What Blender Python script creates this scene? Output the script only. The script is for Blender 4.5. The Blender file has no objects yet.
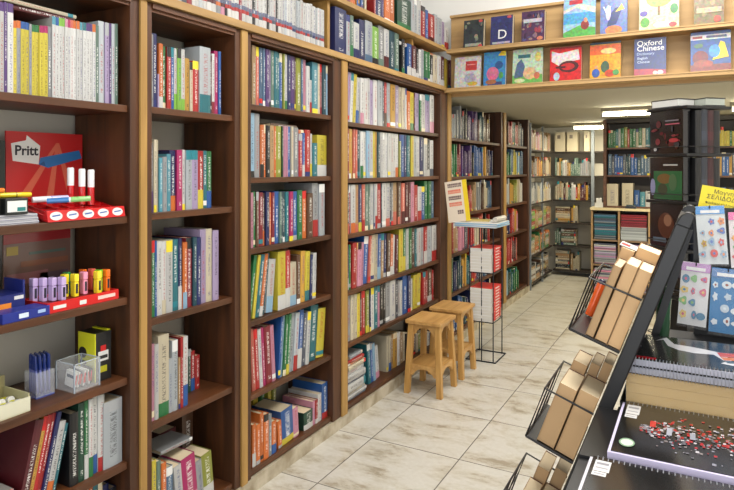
import bpy, bmesh, math, random
from mathutils import Vector, Matrix
random.seed(11)
S = bpy.context.scene
COL = S.collection
PI = math.pi
# ------------------------------------------------------------------ camera
TH = math.radians(28.72)
CT, ST = math.cos(TH), math.sin(TH)
CAMX, CAMZ, F = 1.8, 1.5, 604.0
cd = bpy.data.cameras.new('camera'); cam = bpy.data.objects.new('camera', cd); COL.objects.link(cam)
cam.location = (CAMX, 0, CAMZ); cam.rotation_euler = (PI/2, 0, TH)
cd.sensor_width = 36; cd.lens = 36*F/734; cd.shift_y = -77/734; cd.clip_start = .02; cd.clip_end = 60
S.camera = cam
# ------------------------------------------------------------------ world, lamps, exposure
S.view_settings.view_transform = 'Standard'; S.view_settings.look = 'None'
S.view_settings.gamma = 1; S.view_settings.use_curve_mapping = False
S.view_settings.exposure = 0.40
w = bpy.data.worlds.new('daylight'); S.world = w; w.use_nodes = True
w.node_tree.nodes['Background'].inputs[0].default_value = (.93, .96, 1, 1)
w.node_tree.nodes['Background'].inputs[1].default_value = .55
def area(name, loc, rot, sx, sy, power, color=(1, 1, 1)):
    l = bpy.data.lights.new(name, 'AREA'); l.shape = 'RECTANGLE'; l.size = sx; l.size_y = sy
    l.energy = power; l.color = color
    o = bpy.data.objects.new(name, l); COL.objects.link(o); o.location = loc; o.rotation_euler = rot
    return o
area('ceiling_lamp_light', (1.7, 1.2, 3.35), (0, 0, 0), 1.2, 1.6, 44, (1, .97, .93))
area('ceiling_lamp_light', (1.7, 3.6, 3.35), (0, 0, 0), 1.2, 1.2, 36, (1, .96, .90))
area('shop_window_daylight', (2.1, -1.95, 1.6), (math.radians(90), 0, 0), 3.2, 2.4, 44, (.97, .98, 1))

# ------------------------------------------------------------------ measuring helpers
def yu(u, X=0.0):
    """depth along the bookcases of picture column u on the plane x = X"""
    t = (u-367)/F; a = CAMX-X
    return a*(CT+t*ST)/(ST-t*CT)
def fwd(X, y): return -(X-CAMX)*ST + y*CT
def zv(v, X, y): return CAMZ-(v-168)*fwd(X, y)/F
def xu(u, y):
    t = (u-367)/F
    return CAMX+y*(t*CT-ST)/(CT+t*ST)
# ------------------------------------------------------------------ colours
def lin(c): return tuple(((x/12.92) if x <= .04045 else ((x+.055)/1.055)**2.4) for x in c)
PAL = {
 'wh': ((.84,.84,.83),'white'), 'gy': ((.60,.61,.62),'grey'), 'lg': ((.72,.75,.77),'pale grey'), 'bk': ((.10,.10,.11),'black'),
 'sl': ((.28,.31,.38),'slate grey'), 'cr': ((.83,.78,.66),'cream'), 'tn': ((.72,.57,.38),'tan'), 'bn': ((.38,.24,.15),'brown'),
 'rd': ((.75,.12,.12),'red'), 'cm': ((.60,.10,.18),'crimson'), 'mr': ((.36,.09,.12),'maroon'), 'mg': ((.74,.10,.40),'magenta'),
 'pk': ((.85,.55,.66),'pink'), 'sa': ((.86,.40,.32),'salmon'), 'og': ((.88,.42,.12),'orange'), 'gd': ((.84,.62,.20),'golden'),
 'yw': ((.86,.78,.18),'yellow'), 'ol': ((.58,.60,.18),'olive'), 'lm': ((.50,.75,.22),'lime green'), 'gn': ((.12,.48,.24),'green'),
 'dg': ((.08,.28,.20),'dark green'), 'tl': ((.10,.45,.50),'teal'), 'dt': ((.10,.28,.34),'dark teal'), 'cy': ((.30,.62,.70),'turquoise'),
 'lb': ((.55,.72,.84),'light blue'), 'bl': ((.12,.36,.68),'blue'), 'nv': ((.12,.16,.40),'navy'), 'st': ((.30,.44,.58),'steel blue'),
 'pu': ((.36,.22,.50),'purple'), 'li': ((.68,.60,.76),'lilac'), 'gg': ((.40,.52,.46),'grey-green'), 'kr': ((.66,.50,.33),'brown paper'),
}
def C3(k):
    c = PAL[k][0] if isinstance(k, str) else k
    return lin(c)
# ------------------------------------------------------------------ materials
def newmat(name, rough=.5, metal=0.0, spec=.5):
    m = bpy.data.materials.new(name); m.use_nodes = True
    nt = m.node_tree; b = nt.nodes['Principled BSDF']
    b.inputs['Roughness'].default_value = rough; b.inputs['Metallic'].default_value = metal
    b.inputs['Specular IOR Level'].default_value = spec
    return m, nt, b
def N(nt, t, **kw):
    n = nt.nodes.new(t)
    for k, v in kw.items(): setattr(n, k, v)
    return n
def mix(nt, fac, a, b, mode='MIX'):
    n = N(nt, 'ShaderNodeMix', data_type='RGBA', blend_type=mode)
    for s, v in ((0, fac), (6, a), (7, b)):
        if hasattr(v, 'is_linked'): nt.links.new(v, n.inputs[s])
        elif s == 0: n.inputs[0].default_value = v
        else: n.inputs[s].default_value = (*v[:3], 1)
    return n.outputs[2]
def math_(nt, op, a, b=None):
    n = N(nt, 'ShaderNodeMath', operation=op)
    for i, v in enumerate((a, b)):
        if v is None: continue
        if hasattr(v, 'is_linked'): nt.links.new(v, n.inputs[i])
        else: n.inputs[i].default_value = v
    return n.outputs[0]
def wood(name, c1, c2, rough, axis='Z', scale=9):
    m, nt, b = newmat(name, rough)
    tc = N(nt, 'ShaderNodeNewGeometry'); mp = N(nt, 'ShaderNodeMapping')
    s = {'Z': (scale, scale, scale*.09), 'Y': (scale, scale*.09, scale), 'X': (scale*.09, scale, scale)}[axis]
    mp.inputs['Scale'].default_value = s
    nt.links.new(tc.outputs['Position'], mp.inputs[0])
    n1 = N(nt, 'ShaderNodeTexNoise'); n1.inputs['Scale'].default_value = 2.2; n1.inputs['Detail'].default_value = 6
    n1.inputs['Distortion'].default_value = .6
    nt.links.new(mp.outputs[0], n1.inputs['Vector'])
    r = N(nt, 'ShaderNodeValToRGB'); r.color_ramp.elements[0].position = .34; r.color_ramp.elements[1].position = .68
    r.color_ramp.elements[0].color = (*lin(c1), 1); r.color_ramp.elements[1].color = (*lin(c2), 1)
    nt.links.new(n1.outputs[0], r.inputs[0]); nt.links.new(r.outputs[0], b.inputs['Base Color'])
    bp = N(nt, 'ShaderNodeBump'); bp.inputs['Strength'].default_value = .08
    nt.links.new(n1.outputs[0], bp.inputs['Height']); nt.links.new(bp.outputs[0], b.inputs['Normal'])
    return m
M = {}
M['dark_v'] = wood('dark_wood_upright', (.20,.105,.045), (.33,.185,.085), .5, 'Z')
M['dark_y'] = wood('dark_wood_shelf', (.23,.125,.055), (.37,.21,.10), .46, 'Y')
M['pine_v'] = wood('pine_upright', (.58,.44,.22), (.68,.53,.29), .5, 'Z')
M['pine_y'] = wood('pine_ledge', (.58,.45,.26), (.70,.56,.35), .5, 'Y')
M['pine_x'] = wood('pine_panel', (.66,.53,.34), (.75,.61,.41), .5, 'X', 6)
M['stool_v'] = wood('stool_leg_wood', (.66,.49,.25), (.76,.59,.34), .4, 'Z', 12)
M['stool_x'] = wood('stool_seat_wood', (.66,.49,.27), (.78,.61,.37), .35, 'Y', 12)
def flat(name, c, rough=.5, metal=0., spec=.5, var=0.0):
    m, nt, b = newmat(name, rough, metal, spec)
    if var:
        tc = N(nt, 'ShaderNodeNewGeometry'); n1 = N(nt, 'ShaderNodeTexNoise'); n1.inputs['Scale'].default_value = 3; n1.inputs['Detail'].default_value = 5
        nt.links.new(tc.outputs['Position'], n1.inputs['Vector'])
        o = mix(nt, n1.outputs[0], tuple(x*(1-var) for x in lin(c)), tuple(min(1, x*(1+var)) for x in lin(c)))
        nt.links.new(o, b.inputs['Base Color'])
    else: b.inputs['Base Color'].default_value = (*lin(c), 1)
    return m
M['wall'] = flat('wall_paint', (.76,.74,.69), .8, var=.06)
M['white'] = flat('white_paint', (.93,.93,.92), .8, var=.03)
M['beige'] = flat('beige_ceiling_paint', (.70,.68,.60), .8, var=.04)
M['black'] = flat('black_painted_metal', (.075,.075,.08), .38, spec=.5, var=.1)
M['wire'] = flat('dark_wire', (.09,.12,.17), .4, metal=.3)
M['steel'] = flat('grey_steel_post', (.50,.53,.56), .45, metal=.3)
M['metalshelf'] = flat('dark_metal_shelf', (.18,.15,.13), .5)
M['bwood'] = wood('reddish_wood', (.30,.19,.13), (.42,.28,.2), .45, 'X')
M['silver'] = flat('silver_wire', (.72,.73,.76), .28, metal=.9)
# paint from colour attribute
def paint(name, rough, text=False, coat=0.0):
    m, nt, b = newmat(name, rough)
    a = N(nt, 'ShaderNodeAttribute', attribute_name='col')
    out = a.outputs['Color']
    if text:
        t = N(nt, 'ShaderNodeAttribute', attribute_name='tcol')
        uv = N(nt, 'ShaderNodeUVMap', uv_map='uv'); sep = N(nt, 'ShaderNodeSeparateXYZ'); nt.links.new(uv.outputs[0], sep.inputs[0])
        mp = N(nt, 'ShaderNodeMapping'); mp.inputs['Scale'].default_value = (3.0, 300, 1); nt.links.new(uv.outputs[0], mp.inputs[0])
        n1 = N(nt, 'ShaderNodeTexNoise', noise_dimensions='2D'); n1.inputs['Scale'].default_value = 1; n1.inputs['Detail'].default_value = 1
        nt.links.new(mp.outputs[0], n1.inputs['Vector'])
        g = math_(nt, 'GREATER_THAN', n1.outputs[0], .53)
        fx = math_(nt, 'FRACT', sep.outputs[0]); dx = math_(nt, 'ABSOLUTE', math_(nt, 'SUBTRACT', fx, .5))
        cl = math_(nt, 'LESS_THAN', dx, .19)
        k = math_(nt, 'MULTIPLY', math_(nt, 'MULTIPLY', g, cl), math_(nt, 'MULTIPLY', t.outputs['Alpha'], .62))
        out = mix(nt, k, out, t.outputs['Color'])
    nt.links.new(out, b.inputs['Base Color'])
    b.inputs['Coat Weight'].default_value = coat; b.inputs['Coat Roughness'].default_value = .15
    return m
M['book'] = paint('printed_book_cover', .42, True, .15)
M['print'] = paint('printed_card', .45, False, .1)
M['gloss'] = paint('glossy_printed_plastic', .18, False, .5)
M['art'] = paint('printed_picture', .3, False, .25)
nt = M['art'].node_tree; b = nt.nodes['Principled BSDF']; src = b.inputs['Base Color'].links[0].from_socket
g = N(nt, 'ShaderNodeNewGeometry'); n1 = N(nt, 'ShaderNodeTexNoise'); n1.inputs['Scale'].default_value = 55; n1.inputs['Detail'].default_value = 3
nt.links.new(g.outputs['Position'], n1.inputs['Vector'])
hs = N(nt, 'ShaderNodeMix', data_type='RGBA', blend_type='OVERLAY'); hs.inputs[0].default_value = .9; nt.links.new(src, hs.inputs[6]); nt.links.new(n1.outputs[1], hs.inputs[7]); nt.links.new(hs.outputs[2], b.inputs['Base Color'])
M['paper'] = paint('book_pages', .85)
m, nt, b = newmat('clear_plastic', .06); b.inputs['Base Color'].default_value = (.93,.95,.97,1)
b.inputs['Transmission Weight'].default_value = 0; b.inputs['Alpha'].default_value = .12; M['clear'] = m
m, nt, b = newmat('fluorescent_tube'); b.inputs['Base Color'].default_value = (1,1,1,1)
b.inputs['Emission Color'].default_value = (1, .93, .70, 1); b.inputs['Emission Strength'].default_value = 26; M['tube'] = m
m, nt, b = newmat('ceiling_lamp_panel'); b.inputs['Emission Color'].default_value = (1,.98,.94,1); b.inputs['Emission Strength'].default_value = 4; M['lamp'] = m
# floor
m, nt, b = newmat('stone_look_tiles', .3); M['floor'] = m
g = N(nt, 'ShaderNodeNewGeometry'); sep = N(nt, 'ShaderNodeSeparateXYZ'); nt.links.new(g.outputs['Position'], sep.inputs[0])
TX, TY, OX, OY = .51, .545, .212, 2.408
def cell(o, off, size):
    a = math_(nt, 'DIVIDE', math_(nt, 'SUBTRACT', o, off), size)
    return math_(nt, 'FLOOR', a), math_(nt, 'FRACT', math_(nt, 'ADD', a, 100.0))
ix, fx = cell(sep.outputs[0], OX, TX); iy, fy = cell(sep.outputs[1], OY, TY)
def edge(f, wd): return math_(nt, 'GREATER_THAN', math_(nt, 'ABSOLUTE', math_(nt, 'SUBTRACT', f, .5)), .5-wd)
gr = math_(nt, 'MAXIMUM', edge(fx, .0055), edge(fy, .0052))
off = N(nt, 'ShaderNodeCombineXYZ'); nt.links.new(math_(nt, 'MULTIPLY', ix, 3.7), off.inputs[0]); nt.links.new(math_(nt, 'MULTIPLY', iy, 5.3), off.inputs[1])
vadd = N(nt, 'ShaderNodeVectorMath', operation='ADD'); nt.links.new(g.outputs['Position'], vadd.inputs[0]); nt.links.new(off.outputs[0], vadd.inputs[1])
mp = N(nt, 'ShaderNodeMapping'); mp.inputs['Scale'].default_value = (2.2, 4.2, 1); mp.inputs['Rotation'].default_value = (0, 0, -.9); nt.links.new(vadd.outputs[0], mp.inputs[0])
n1 = N(nt, 'ShaderNodeTexNoise'); n1.inputs['Scale'].default_value = 1.5; n1.inputs['Detail'].default_value = 9; n1.inputs['Roughness'].default_value = .72; n1.inputs['Distortion'].default_value = .25
nt.links.new(mp.outputs[0], n1.inputs['Vector'])
r = N(nt, 'ShaderNodeValToRGB'); e = r.color_ramp.elements
e[0].position = .36; e[0].color = (*lin((.58,.54,.47)), 1); e[1].position = .54; e[1].color = (*lin((.775,.765,.735)), 1)
x = e.new(.45); x.color = (*lin((.73,.71,.66)), 1)
nt.links.new(n1.outputs[0], r.inputs[0])
n2 = N(nt, 'ShaderNodeTexNoise'); n2.inputs['Scale'].default_value = 45; n2.inputs['Detail'].default_value = 4; nt.links.new(g.outputs['Position'], n2.inputs['Vector'])
sp = mix(nt, math_(nt, 'MULTIPLY', n2.outputs[0], .35), r.outputs[0], lin((.62,.58,.50)))
o = mix(nt, gr, sp, lin((.36,.34,.31)))
nt.links.new(o, b.inputs['Base Color'])
bp = N(nt, 'ShaderNodeBump'); bp.inputs['Strength'].default_value = .25; bp.inputs['Distance'].default_value = .003; bp.invert = True
nt.links.new(gr, bp.inputs['Height']); nt.links.new(bp.outputs[0], b.inputs['Normal'])
nt.links.new(math_(nt, 'ADD', math_(nt, 'MULTIPLY', n1.outputs[0], .25), .2), b.inputs['Roughness'])

# ------------------------------------------------------------------ mesh helpers
class MB:
    """collects faces with a colour each, and links them as one mesh object"""
    def __init__(s): s.v = []; s.f = []; s.c = []; s.t = []; s.uv = []
    def face(s, pts, col, tcol=(1, 1, 1, 0), uv=None):
        n = len(s.v); s.v += [tuple(p) for p in pts]; s.f.append(tuple(range(n, n+len(pts))))
        s.c.append(C3(col)); s.t.append(tcol); s.uv.append(uv or [(0, 0)]*len(pts)); return s
    def hexa(s, p, cols):
        """p: 8 corners, bottom ring then top ring (ccw from above); cols: one or six (bottom,top,sides)"""
        if not isinstance(cols, list): cols = [cols]*6
        for q, c in zip(((3,2,1,0), (4,5,6,7), (0,1,5,4), (1,2,6,5), (2,3,7,6), (3,0,4,7)), cols): s.face([p[i] for i in q], c)
        return s
    def box(s, x0, x1, y0, y1, z0, z1, col='wh', mat=None):
        p = [(x0,y0,z0),(x1,y0,z0),(x1,y1,z0),(x0,y1,z0),(x0,y0,z1),(x1,y0,z1),(x1,y1,z1),(x0,y1,z1)]
        if mat: p = [mat @ Vector(q) for q in p]
        return s.hexa(p, col)
    def tube(s, pts, r, col='bk', n=6, closed=False):
        pts = [Vector(p) for p in pts]; rings = []
        L = len(pts)
        for i, p in enumerate(pts):
            a = pts[(i-1) % L] if (i or closed) else p; b_ = pts[(i+1) % L] if (i < L-1 or closed) else p
            d = (b_-a).normalized(); up = Vector((0, 0, 1)) if abs(d.z) < .9 else Vector((1, 0, 0))
            e1 = d.cross(up).normalized(); e2 = d.cross(e1)
            rings.append([p+e1*math.cos(2*PI*k/n)*r+e2*math.sin(2*PI*k/n)*r for k in range(n)])
        rng = range(L) if closed else range(L-1)
        for i in rng:
            A, B = rings[i], rings[(i+1) % L]
            for k in range(n): s.face([A[k], B[k], B[(k+1) % n], A[(k+1) % n]], col)
        if not closed: s.face(rings[0], col); s.face(rings[-1][::-1], col)
        return s
    def lathe(s, prof, col='wh', n=16, mat=None, cols=None):
        for i in range(len(prof)-1):
            (r0, z0), (r1, z1) = prof[i], prof[i+1]
            for k in range(n):
                a, b_ = 2*PI*k/n, 2*PI*(k+1)/n
                q = [Vector((r0*math.cos(a), r0*math.sin(a), z0)), Vector((r0*math.cos(b_), r0*math.sin(b_), z0)),
                     Vector((r1*math.cos(b_), r1*math.sin(b_), z1)), Vector((r1*math.cos(a), r1*math.sin(a), z1))]
                if r0 < 1e-6: q = q[1:]
                elif r1 < 1e-6: q = q[:3]
                if mat: q = [mat @ x for x in q]
                s.face(q, cols[i] if cols else col)
        return s
    def prism(s, poly, ax, lo, hi, col='wh', mat=None):
        def P(a, b_, d): return {'x': (d, a, b_), 'y': (a, d, b_), 'z': (a, b_, d)}[ax]
        A = [Vector(P(a, b_, lo)) for a, b_ in poly]; B = [Vector(P(a, b_, hi)) for a, b_ in poly]
        if mat: A = [mat @ x for x in A]; B = [mat @ x for x in B]
        n = len(A); s.face(A, col); s.face(B[::-1], col)
        for i in range(n): s.face([A[i], B[i], B[(i+1) % n], A[(i+1) % n]], col)
        return s
    def mesh(s, name, mat, smooth=False, weld=True):
        me = bpy.data.meshes.new(name); me.from_pydata(s.v, [], s.f)
        ca = me.color_attributes.new('col', 'FLOAT_COLOR', 'CORNER'); ta = me.color_attributes.new('tcol', 'FLOAT_COLOR', 'CORNER')
        ul = me.uv_layers.new(name='uv')
        cc = []; tt = []; uu = []
        for f, c, t, uv in zip(s.f, s.c, s.t, s.uv):
            for k in range(len(f)): cc += [*c, 1]; tt += [*t]; uu += [*uv[k]]
        ca.data.foreach_set('color', cc); ta.data.foreach_set('color', tt); ul.data.foreach_set('uv', uu)
        if weld:
            bm = bmesh.new(); bm.from_mesh(me); bmesh.ops.remove_doubles(bm, verts=bm.verts, dist=1e-5)
            bmesh.ops.recalc_face_normals(bm, faces=bm.faces); bm.to_mesh(me); bm.free()
        if smooth:
            me.polygons.foreach_set('use_smooth', [True]*len(me.polygons))
            me.set_sharp_from_angle(angle=math.radians(40))
        me.materials.append(M[mat] if isinstance(mat, str) else mat)
        return me
    def build(s, name, mat, parent=None, smooth=False, loc=None, rot=None, bevel=0, weld=True, label=None):
        o = bpy.data.objects.new(name, s.mesh(name, mat, smooth, weld)); COL.objects.link(o)
        if parent: o.parent = parent
        if loc is not None: o.location = loc
        if rot is not None: o.rotation_euler = rot
        if label: o['label'] = label
        if bevel:
            bv = o.modifiers.new('bevel', 'BEVEL'); bv.width = bevel; bv.segments = 2; bv.limit_method = 'ANGLE'
        return o
LABELS = {}
def tag(o, label, cat, group=None, kind=None):
    LABELS.setdefault(label, []).append(o)
    o['label'] = label; o['category'] = cat
    if group: o['group'] = group
    if kind: o['kind'] = kind
    return o
def thing(name, loc, label, cat, group=None, rot=(0, 0, 0)):
    o = bpy.data.objects.new(name, None); COL.objects.link(o); o.empty_display_size = .05
    o.location = loc; o.rotation_euler = rot
    return tag(o, label, cat, group)
def struct(name, mb, mat, **k):
    o = mb.build(name, mat, **k); o['kind'] = 'structure'; return o
def dup(o, parent=None):
    c = o.copy(); COL.objects.link(c); c.parent = parent
    for ch in list(o.children): dup(ch, c)
    return c
def shade(c, k): return tuple(min(1, x*k) for x in (PAL[c][0] if isinstance(c, str) else c))
def ell(cx, cz, rx, rz, n=14, a0=0, a1=2*PI): return [(cx+rx*math.cos(a0+(a1-a0)*i/n), cz+rz*math.sin(a0+(a1-a0)*i/n)) for i in range(n)]
def text_mesh(txt, size, col, name, parent, mat4, mat='print', align='LEFT', extr=.0001, bold=0.0):
    cu = bpy.data.curves.new(name, 'FONT'); cu.body = txt; cu.size = size; cu.align_x = align; cu.extrude = extr; cu.offset = bold; cu.resolution_u = 3
    to = bpy.data.objects.new('tmp', cu); COL.objects.link(to)
    dg = bpy.context.evaluated_depsgraph_get(); me = bpy.data.meshes.new_from_object(to.evaluated_get(dg))
    bpy.data.objects.remove(to)
    ca = me.color_attributes.new('col', 'FLOAT_COLOR', 'CORNER'); c = C3(col); ca.data.foreach_set('color', [*c, 1]*len(me.loops))
    me.materials.clear(); me.materials.append(M[mat]); me.transform(mat4)
    o = bpy.data.objects.new(name, me); COL.objects.link(o); o.parent = parent
    return o
# ------------------------------------------------------------------ room
struct('floor', MB().box(-.33, 3.6, -2, 9.1, -.05, 0), 'floor')
struct('wall_left', MB().box(-.43, -.33, -2, 9.1, -.05, 2.12), 'wall')
struct('wall_left_upper', MB().box(-.43, -.33, -2, 9.1, 2.12, 3.45), 'white')
struct('wall_back', MB().box(-.33, 3.6, 9.0, 9.1, 0, 3.45), 'wall')
struct('wall_right', MB().box(3.5, 3.6, -2, 9.0, 0, 3.45), 'white')
struct('ceiling', MB().box(-.33, 3.5, -2, 9.0, 3.4, 3.45), 'white')
struct('ceiling_mezzanine', MB().box(-.33, 3.5, 4.78, 9.0, 2.085, 2.13), 'beige')
struct('wall_above_mezzanine', MB().box(-.33, 3.5, 4.80, 4.9, 2.13, 3.4), 'white')
kick = MB()
yk = .5
while yk < 7.42:
    ye = min(yk+.545, 7.42); kick.box(-.02, .0, yk+.001, ye-.001, 0, .068, shade((.74,.70,.62), random.uniform(.92, 1.05))); yk = ye
m, nt, b = newmat('skirting_tile', .4); a = N(nt, 'ShaderNodeAttribute', attribute_name='col')
n1 = N(nt, 'ShaderNodeTexNoise'); n1.inputs['Scale'].default_value = 9; n1.inputs['Detail'].default_value = 7; g = N(nt, 'ShaderNodeNewGeometry'); nt.links.new(g.outputs['Position'], n1.inputs['Vector'])
rr = N(nt, 'ShaderNodeValToRGB'); rr.color_ramp.elements[0].position = .35; rr.color_ramp.elements[0].color = (.55,.5,.42,1); rr.color_ramp.elements[1].position = .6; rr.color_ramp.elements[1].color = (1,1,1,1)
nt.links.new(n1.outputs[0], rr.inputs[0]); nt.links.new(mix(nt, 1.0, a.outputs['Color'], rr.outputs[0], 'MULTIPLY'), b.inputs['Base Color']); M['skirt'] = m
struct('baseboard_left', kick, 'skirt')
for yy in (1.2, 3.6):
    lp = thing('ceiling_lamp', (1.7, yy, 3.4), 'flat white ceiling lamp over the %s of the aisle' % ('near end' if yy < 2 else 'middle'), 'lamp', 'flat ceiling lamps')
    MB().box(-.6, .6, -.6, .6, -.03, 0, 'wh').build('housing', 'white', lp)
    MB().box(-.56, .56, -.56, .56, -.04, -.03).build('diffuser', 'lamp', lp)

# ------------------------------------------------------------------ bookcases
XB = -.31
BAYS = {  # name: y0, y1 (opening), shelf top heights, left upright from, right upright to
 'A': (.62, 1.503, (1.727, 1.326, 1.032, .741, .436, .10)),
 'B': (1.603, 2.067, (1.7325, 1.329, .928, .530, .10)),
 'C': (2.177, 2.887, (1.796, 1.455, 1.125, .79, .448, .10)),
 'D': (3.054, 4.50, (1.774, 1.437, 1.107, .769, .46, .10)),
 'E': (4.73, 6.20, (1.755, 1.425, 1.10, .77, .44, .10)),
 'F': (6.35, 7.33, (1.755, 1.425, 1.10, .77, .44, .10)),
}
NAMES = {'A': 'nearest bookcase', 'B': 'narrow second bookcase', 'C': 'third bookcase', 'D': 'wide bookcase behind stools',
         'E': 'bookcase behind wire stand', 'F': 'last dark bookcase', 'T1': 'pale ledge over the bookcases', 'T2': 'uppermost pale ledge'}
BL = {'A': 'nearest dark wooden bookcase at left, holding glue sticks, markers and pens', 'B': 'narrow dark wooden bookcase beside the one with stationery',
      'C': 'third dark wooden bookcase with orange books on its bottom shelf', 'D': 'wide dark wooden bookcase behind the two wooden stools',
      'E': 'dark wooden bookcase behind the wire magazine stand', 'F': 'last dark wooden bookcase before the pale back corner shelves'}
order = 'ABCDEF'
mids = {}
for i, k in enumerate(order[:-1]):
    mids[k] = (BAYS[k][1]+BAYS[order[i+1]][0])/2
for i, k in enumerate(order):
    y0, y1, zs = BAYS[k]
    L = mids[order[i-1]] if i else y0-.05; R = mids.get(k, y1+.07)
    t = thing('bookcase', (0, (y0+y1)/2, .07), BL[k], 'bookcase', 'dark wooden bookcases along the left wall')
    oy = -(y0+y1)/2; oz = -.07
    for a, b_ in ((L+.0005, y0), (y1, R-.0005)):
        MB().box(XB, 0, a+oy, b_+oy, 0, 2.05).build('side_panel', 'dark_v', t, bevel=.002)
    # each shelf a board with a front lip
    for z in zs:
        MB().box(XB+.005, -.012, y0+.001+oy, y1-.001+oy, z-.026+oz, z+oz).build('shelf', 'dark_y', t, bevel=.002)
    MB().box(XB, -.004, y0+oy, y1+oy, 2.088+oz, 2.12+oz).box(-.004, .006, y0+oy, y1+oy, 2.10+oz, 2.12+oz).build('top_rail', 'dark_y', t)
    MB().box(XB+.02, -.025, y0+oy, y1+oy, .003+oz, .072+oz).build('plinth', 'dark_y', t)
    if k in mids:
        ua, ub = {'A': (139, 145.5), 'B': (240.5, 246.3), 'C': (341, 346.3), 'D': (447.3, 450.5), 'E': (503.3, 505.6)}[k]
        c = (yu(ua)+yu(ub))/2; w_ = (yu(ub)-yu(ua))/2
        MB().box(.0002, .009, c-w_+oy, c+w_+oy, .0, 2.05).build('edge_strip', 'pine_v', t, label='pale wooden strip covering the joint')
# pale ledge over them, and the upper one
t = thing('wall_ledge', (0, 2.6, 2.122), 'long pale wooden ledge running above the dark bookcases', 'ledge')
MB().box(-.328, .02, -2.0, 1.98, 0, .034).build('board', 'pine_y', t, bevel=.002)
for y in (2.86, 4.0): MB().box(-.328, -.02, y-2.6, y-2.575, .035, .318).build('divider', 'pine_v', t)
t = thing('wall_ledge', (0, 2.6, 2.442), 'uppermost pale wooden ledge near the ceiling, full of books', 'ledge')
MB().box(-.328, .02, -1.98, 1.98, 0, .028).build('board', 'pine_y', t, bevel=.002)
# display bulkhead facing the shop
t = thing('display_ledge', (1.9, 4.66, 2.09), 'pale wooden two-tier display rack of face-out books over the aisle', 'display rack')
MB().box(-1.9, 1.58, .08, .105, 0, .65).build('backboard', 'pine_x', t)
MB().box(-1.9, 1.58, -.08, .08, .02, .048).box(-1.9, 1.58, -.085, -.081, .045, .052).build('ledge_board', 'pine_x', t)
MB().box(-1.88, 1.58, -.08, .08, .335, .36).box(-1.88, 1.58, -.085, -.081, .357, .364).build('ledge_board', 'pine_x', t)
MB().box(-1.9, 1.58, .05, .12, .65, .67).build('top_strip', 'pine_x', t)

# ------------------------------------------------------------------ books
PAGES = (.78, .72, .60)
def lum(c): return .3*c[0]+.6*c[1]+.1*c[2]
def mute(c):
    l = lum(c); return tuple(.85*(x*.88+l*.12) for x in c)
def book_mesh(mb, M4, w, h, d, base, acc, seed, pages=True, cover=True, style=None):
    """M4: local frame; spine faces local +X, thickness Y, height Z, origin = bottom middle of the spine"""
    rnd = random.Random(seed)
    B = mute(shade(base, rnd.uniform(.9, 1.06))); A = mute(shade(acc, 1)) if acc else None
    ct = .0012 if w < .02 else .002
    T = lambda x, y, z: M4 @ Vector((x, y, z))
    if cover:
        tc = (.92,.92,.9) if lum(B) < .5 else rnd.choice([(.1,.1,.14), (.6,.1,.1), (.15,.2,.45), (.1,.1,.14)])
        tl = (*lin(tc), 1.0)
        no = (1, 1, 1, 0)
        st = style if style is not None else rnd.randrange(6)
        if A is None: A2 = shade(rnd.choice(['wh', 'cr', 'bk', 'rd', 'nv', 'yw', 'tl', 'gy']), 1)
        segs = []
        if style == 7: segs = [(0, .3, B, 0), (.3, .5, shade(B, 1.3), 0), (.5, 1, B, 0)]
        elif style == 8: segs = [(0, .03, B, 0), (.03, .8, B, 1), (.8, .9, B, 0), (.9, 1, A, 0)]
        elif style == 9: segs = [(0, .19, B, 0), (.19, .26, A, 0), (.26, .34, (.35,.38,.48), 1), (.34, .95, B, 1), (.95, 1, B, 0)]
        elif A is not None: cut = rnd.uniform(.16, .34); segs = [(0, cut, A, 0), (cut, .9, B, 1), (.9, 1, B, 0)]
        elif st == 0: segs = [(0, .12, B, 0), (.12, .72, B, 1), (.72, 1, B, 0)]
        elif st == 1: segs = [(0, .1, A2, 0), (.1, .2, B, 0), (.2, .85, B, 1), (.85, 1, B, 0)]
        elif st == 2: segs = [(0, .15, B, 0), (.15, .84, B, 1), (.84, 1, A2, 0)]
        elif st == 3: segs = [(0, .05, B, 0), (.05, .13, A2, 0), (.13, .4, B, 0), (.4, .92, B, 1), (.92, 1, B, 0)]
        else: segs = [(0, .08, B, 0), (.08, .14, B, 1), (.14, .35, B, 0), (.35, .9, B, 1), (.9, 1, B, 0)]
        hw = w/2; bow = min(.003, w*.12)
        ys = (-hw, -hw*.45, hw*.45, hw); xs = (-bow, 0, 0, -bow)
        ox, oy_ = rnd.uniform(0, 50), rnd.uniform(0, 5)
        for z0, z1, c, tx in segs:
            z0 *= h; z1 *= h
            for i in range(3):
                u0, u1 = (ys[i]+hw)/w, (ys[i+1]+hw)/w
                fl = math.floor(ox)
                mb.face([T(xs[i], ys[i], z0), T(xs[i+1], ys[i+1], z0), T(xs[i+1], ys[i+1], z1), T(xs[i], ys[i], z1)], c,
                        tl if tx else no, [(fl+u0*.998, oy_+z0), (fl+u1*.998, oy_+z0), (fl+u1*.998, oy_+z1), (fl+u0*.998, oy_+z1)])
        Cf = rnd.choice([B, B, shade(B, .9)])
        for s in (-1, 1):
            y_, yi = s*hw, s*(hw-ct)
            p = [(-bow, y_), (-d, y_), (-d, yi), (-bow, yi)]
            if s < 0: p = p[::-1]
            mb.prism(p, 'z', 0, h, Cf, M4)
        mb.face([T(-bow-.0005, -hw, h), T(0, ys[1], h), T(0, ys[2], h), T(-bow-.0005, hw, h)], B)
        mb.face([T(-.002-bow, -hw, h), T(-.002-bow, hw, h), T(-.002-bow, hw, 0), T(-.002-bow, -hw, 0)], B)
    if pages:
        mb.box(-d+.003, -.0025-bow_(w), -w/2+ct, w/2-ct, .001, h-.003, shade(PAGES, rnd.uniform(.85, 1.12)), M4)
def bow_(w): return min(.003, w*.12)
SPECS = []
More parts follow.
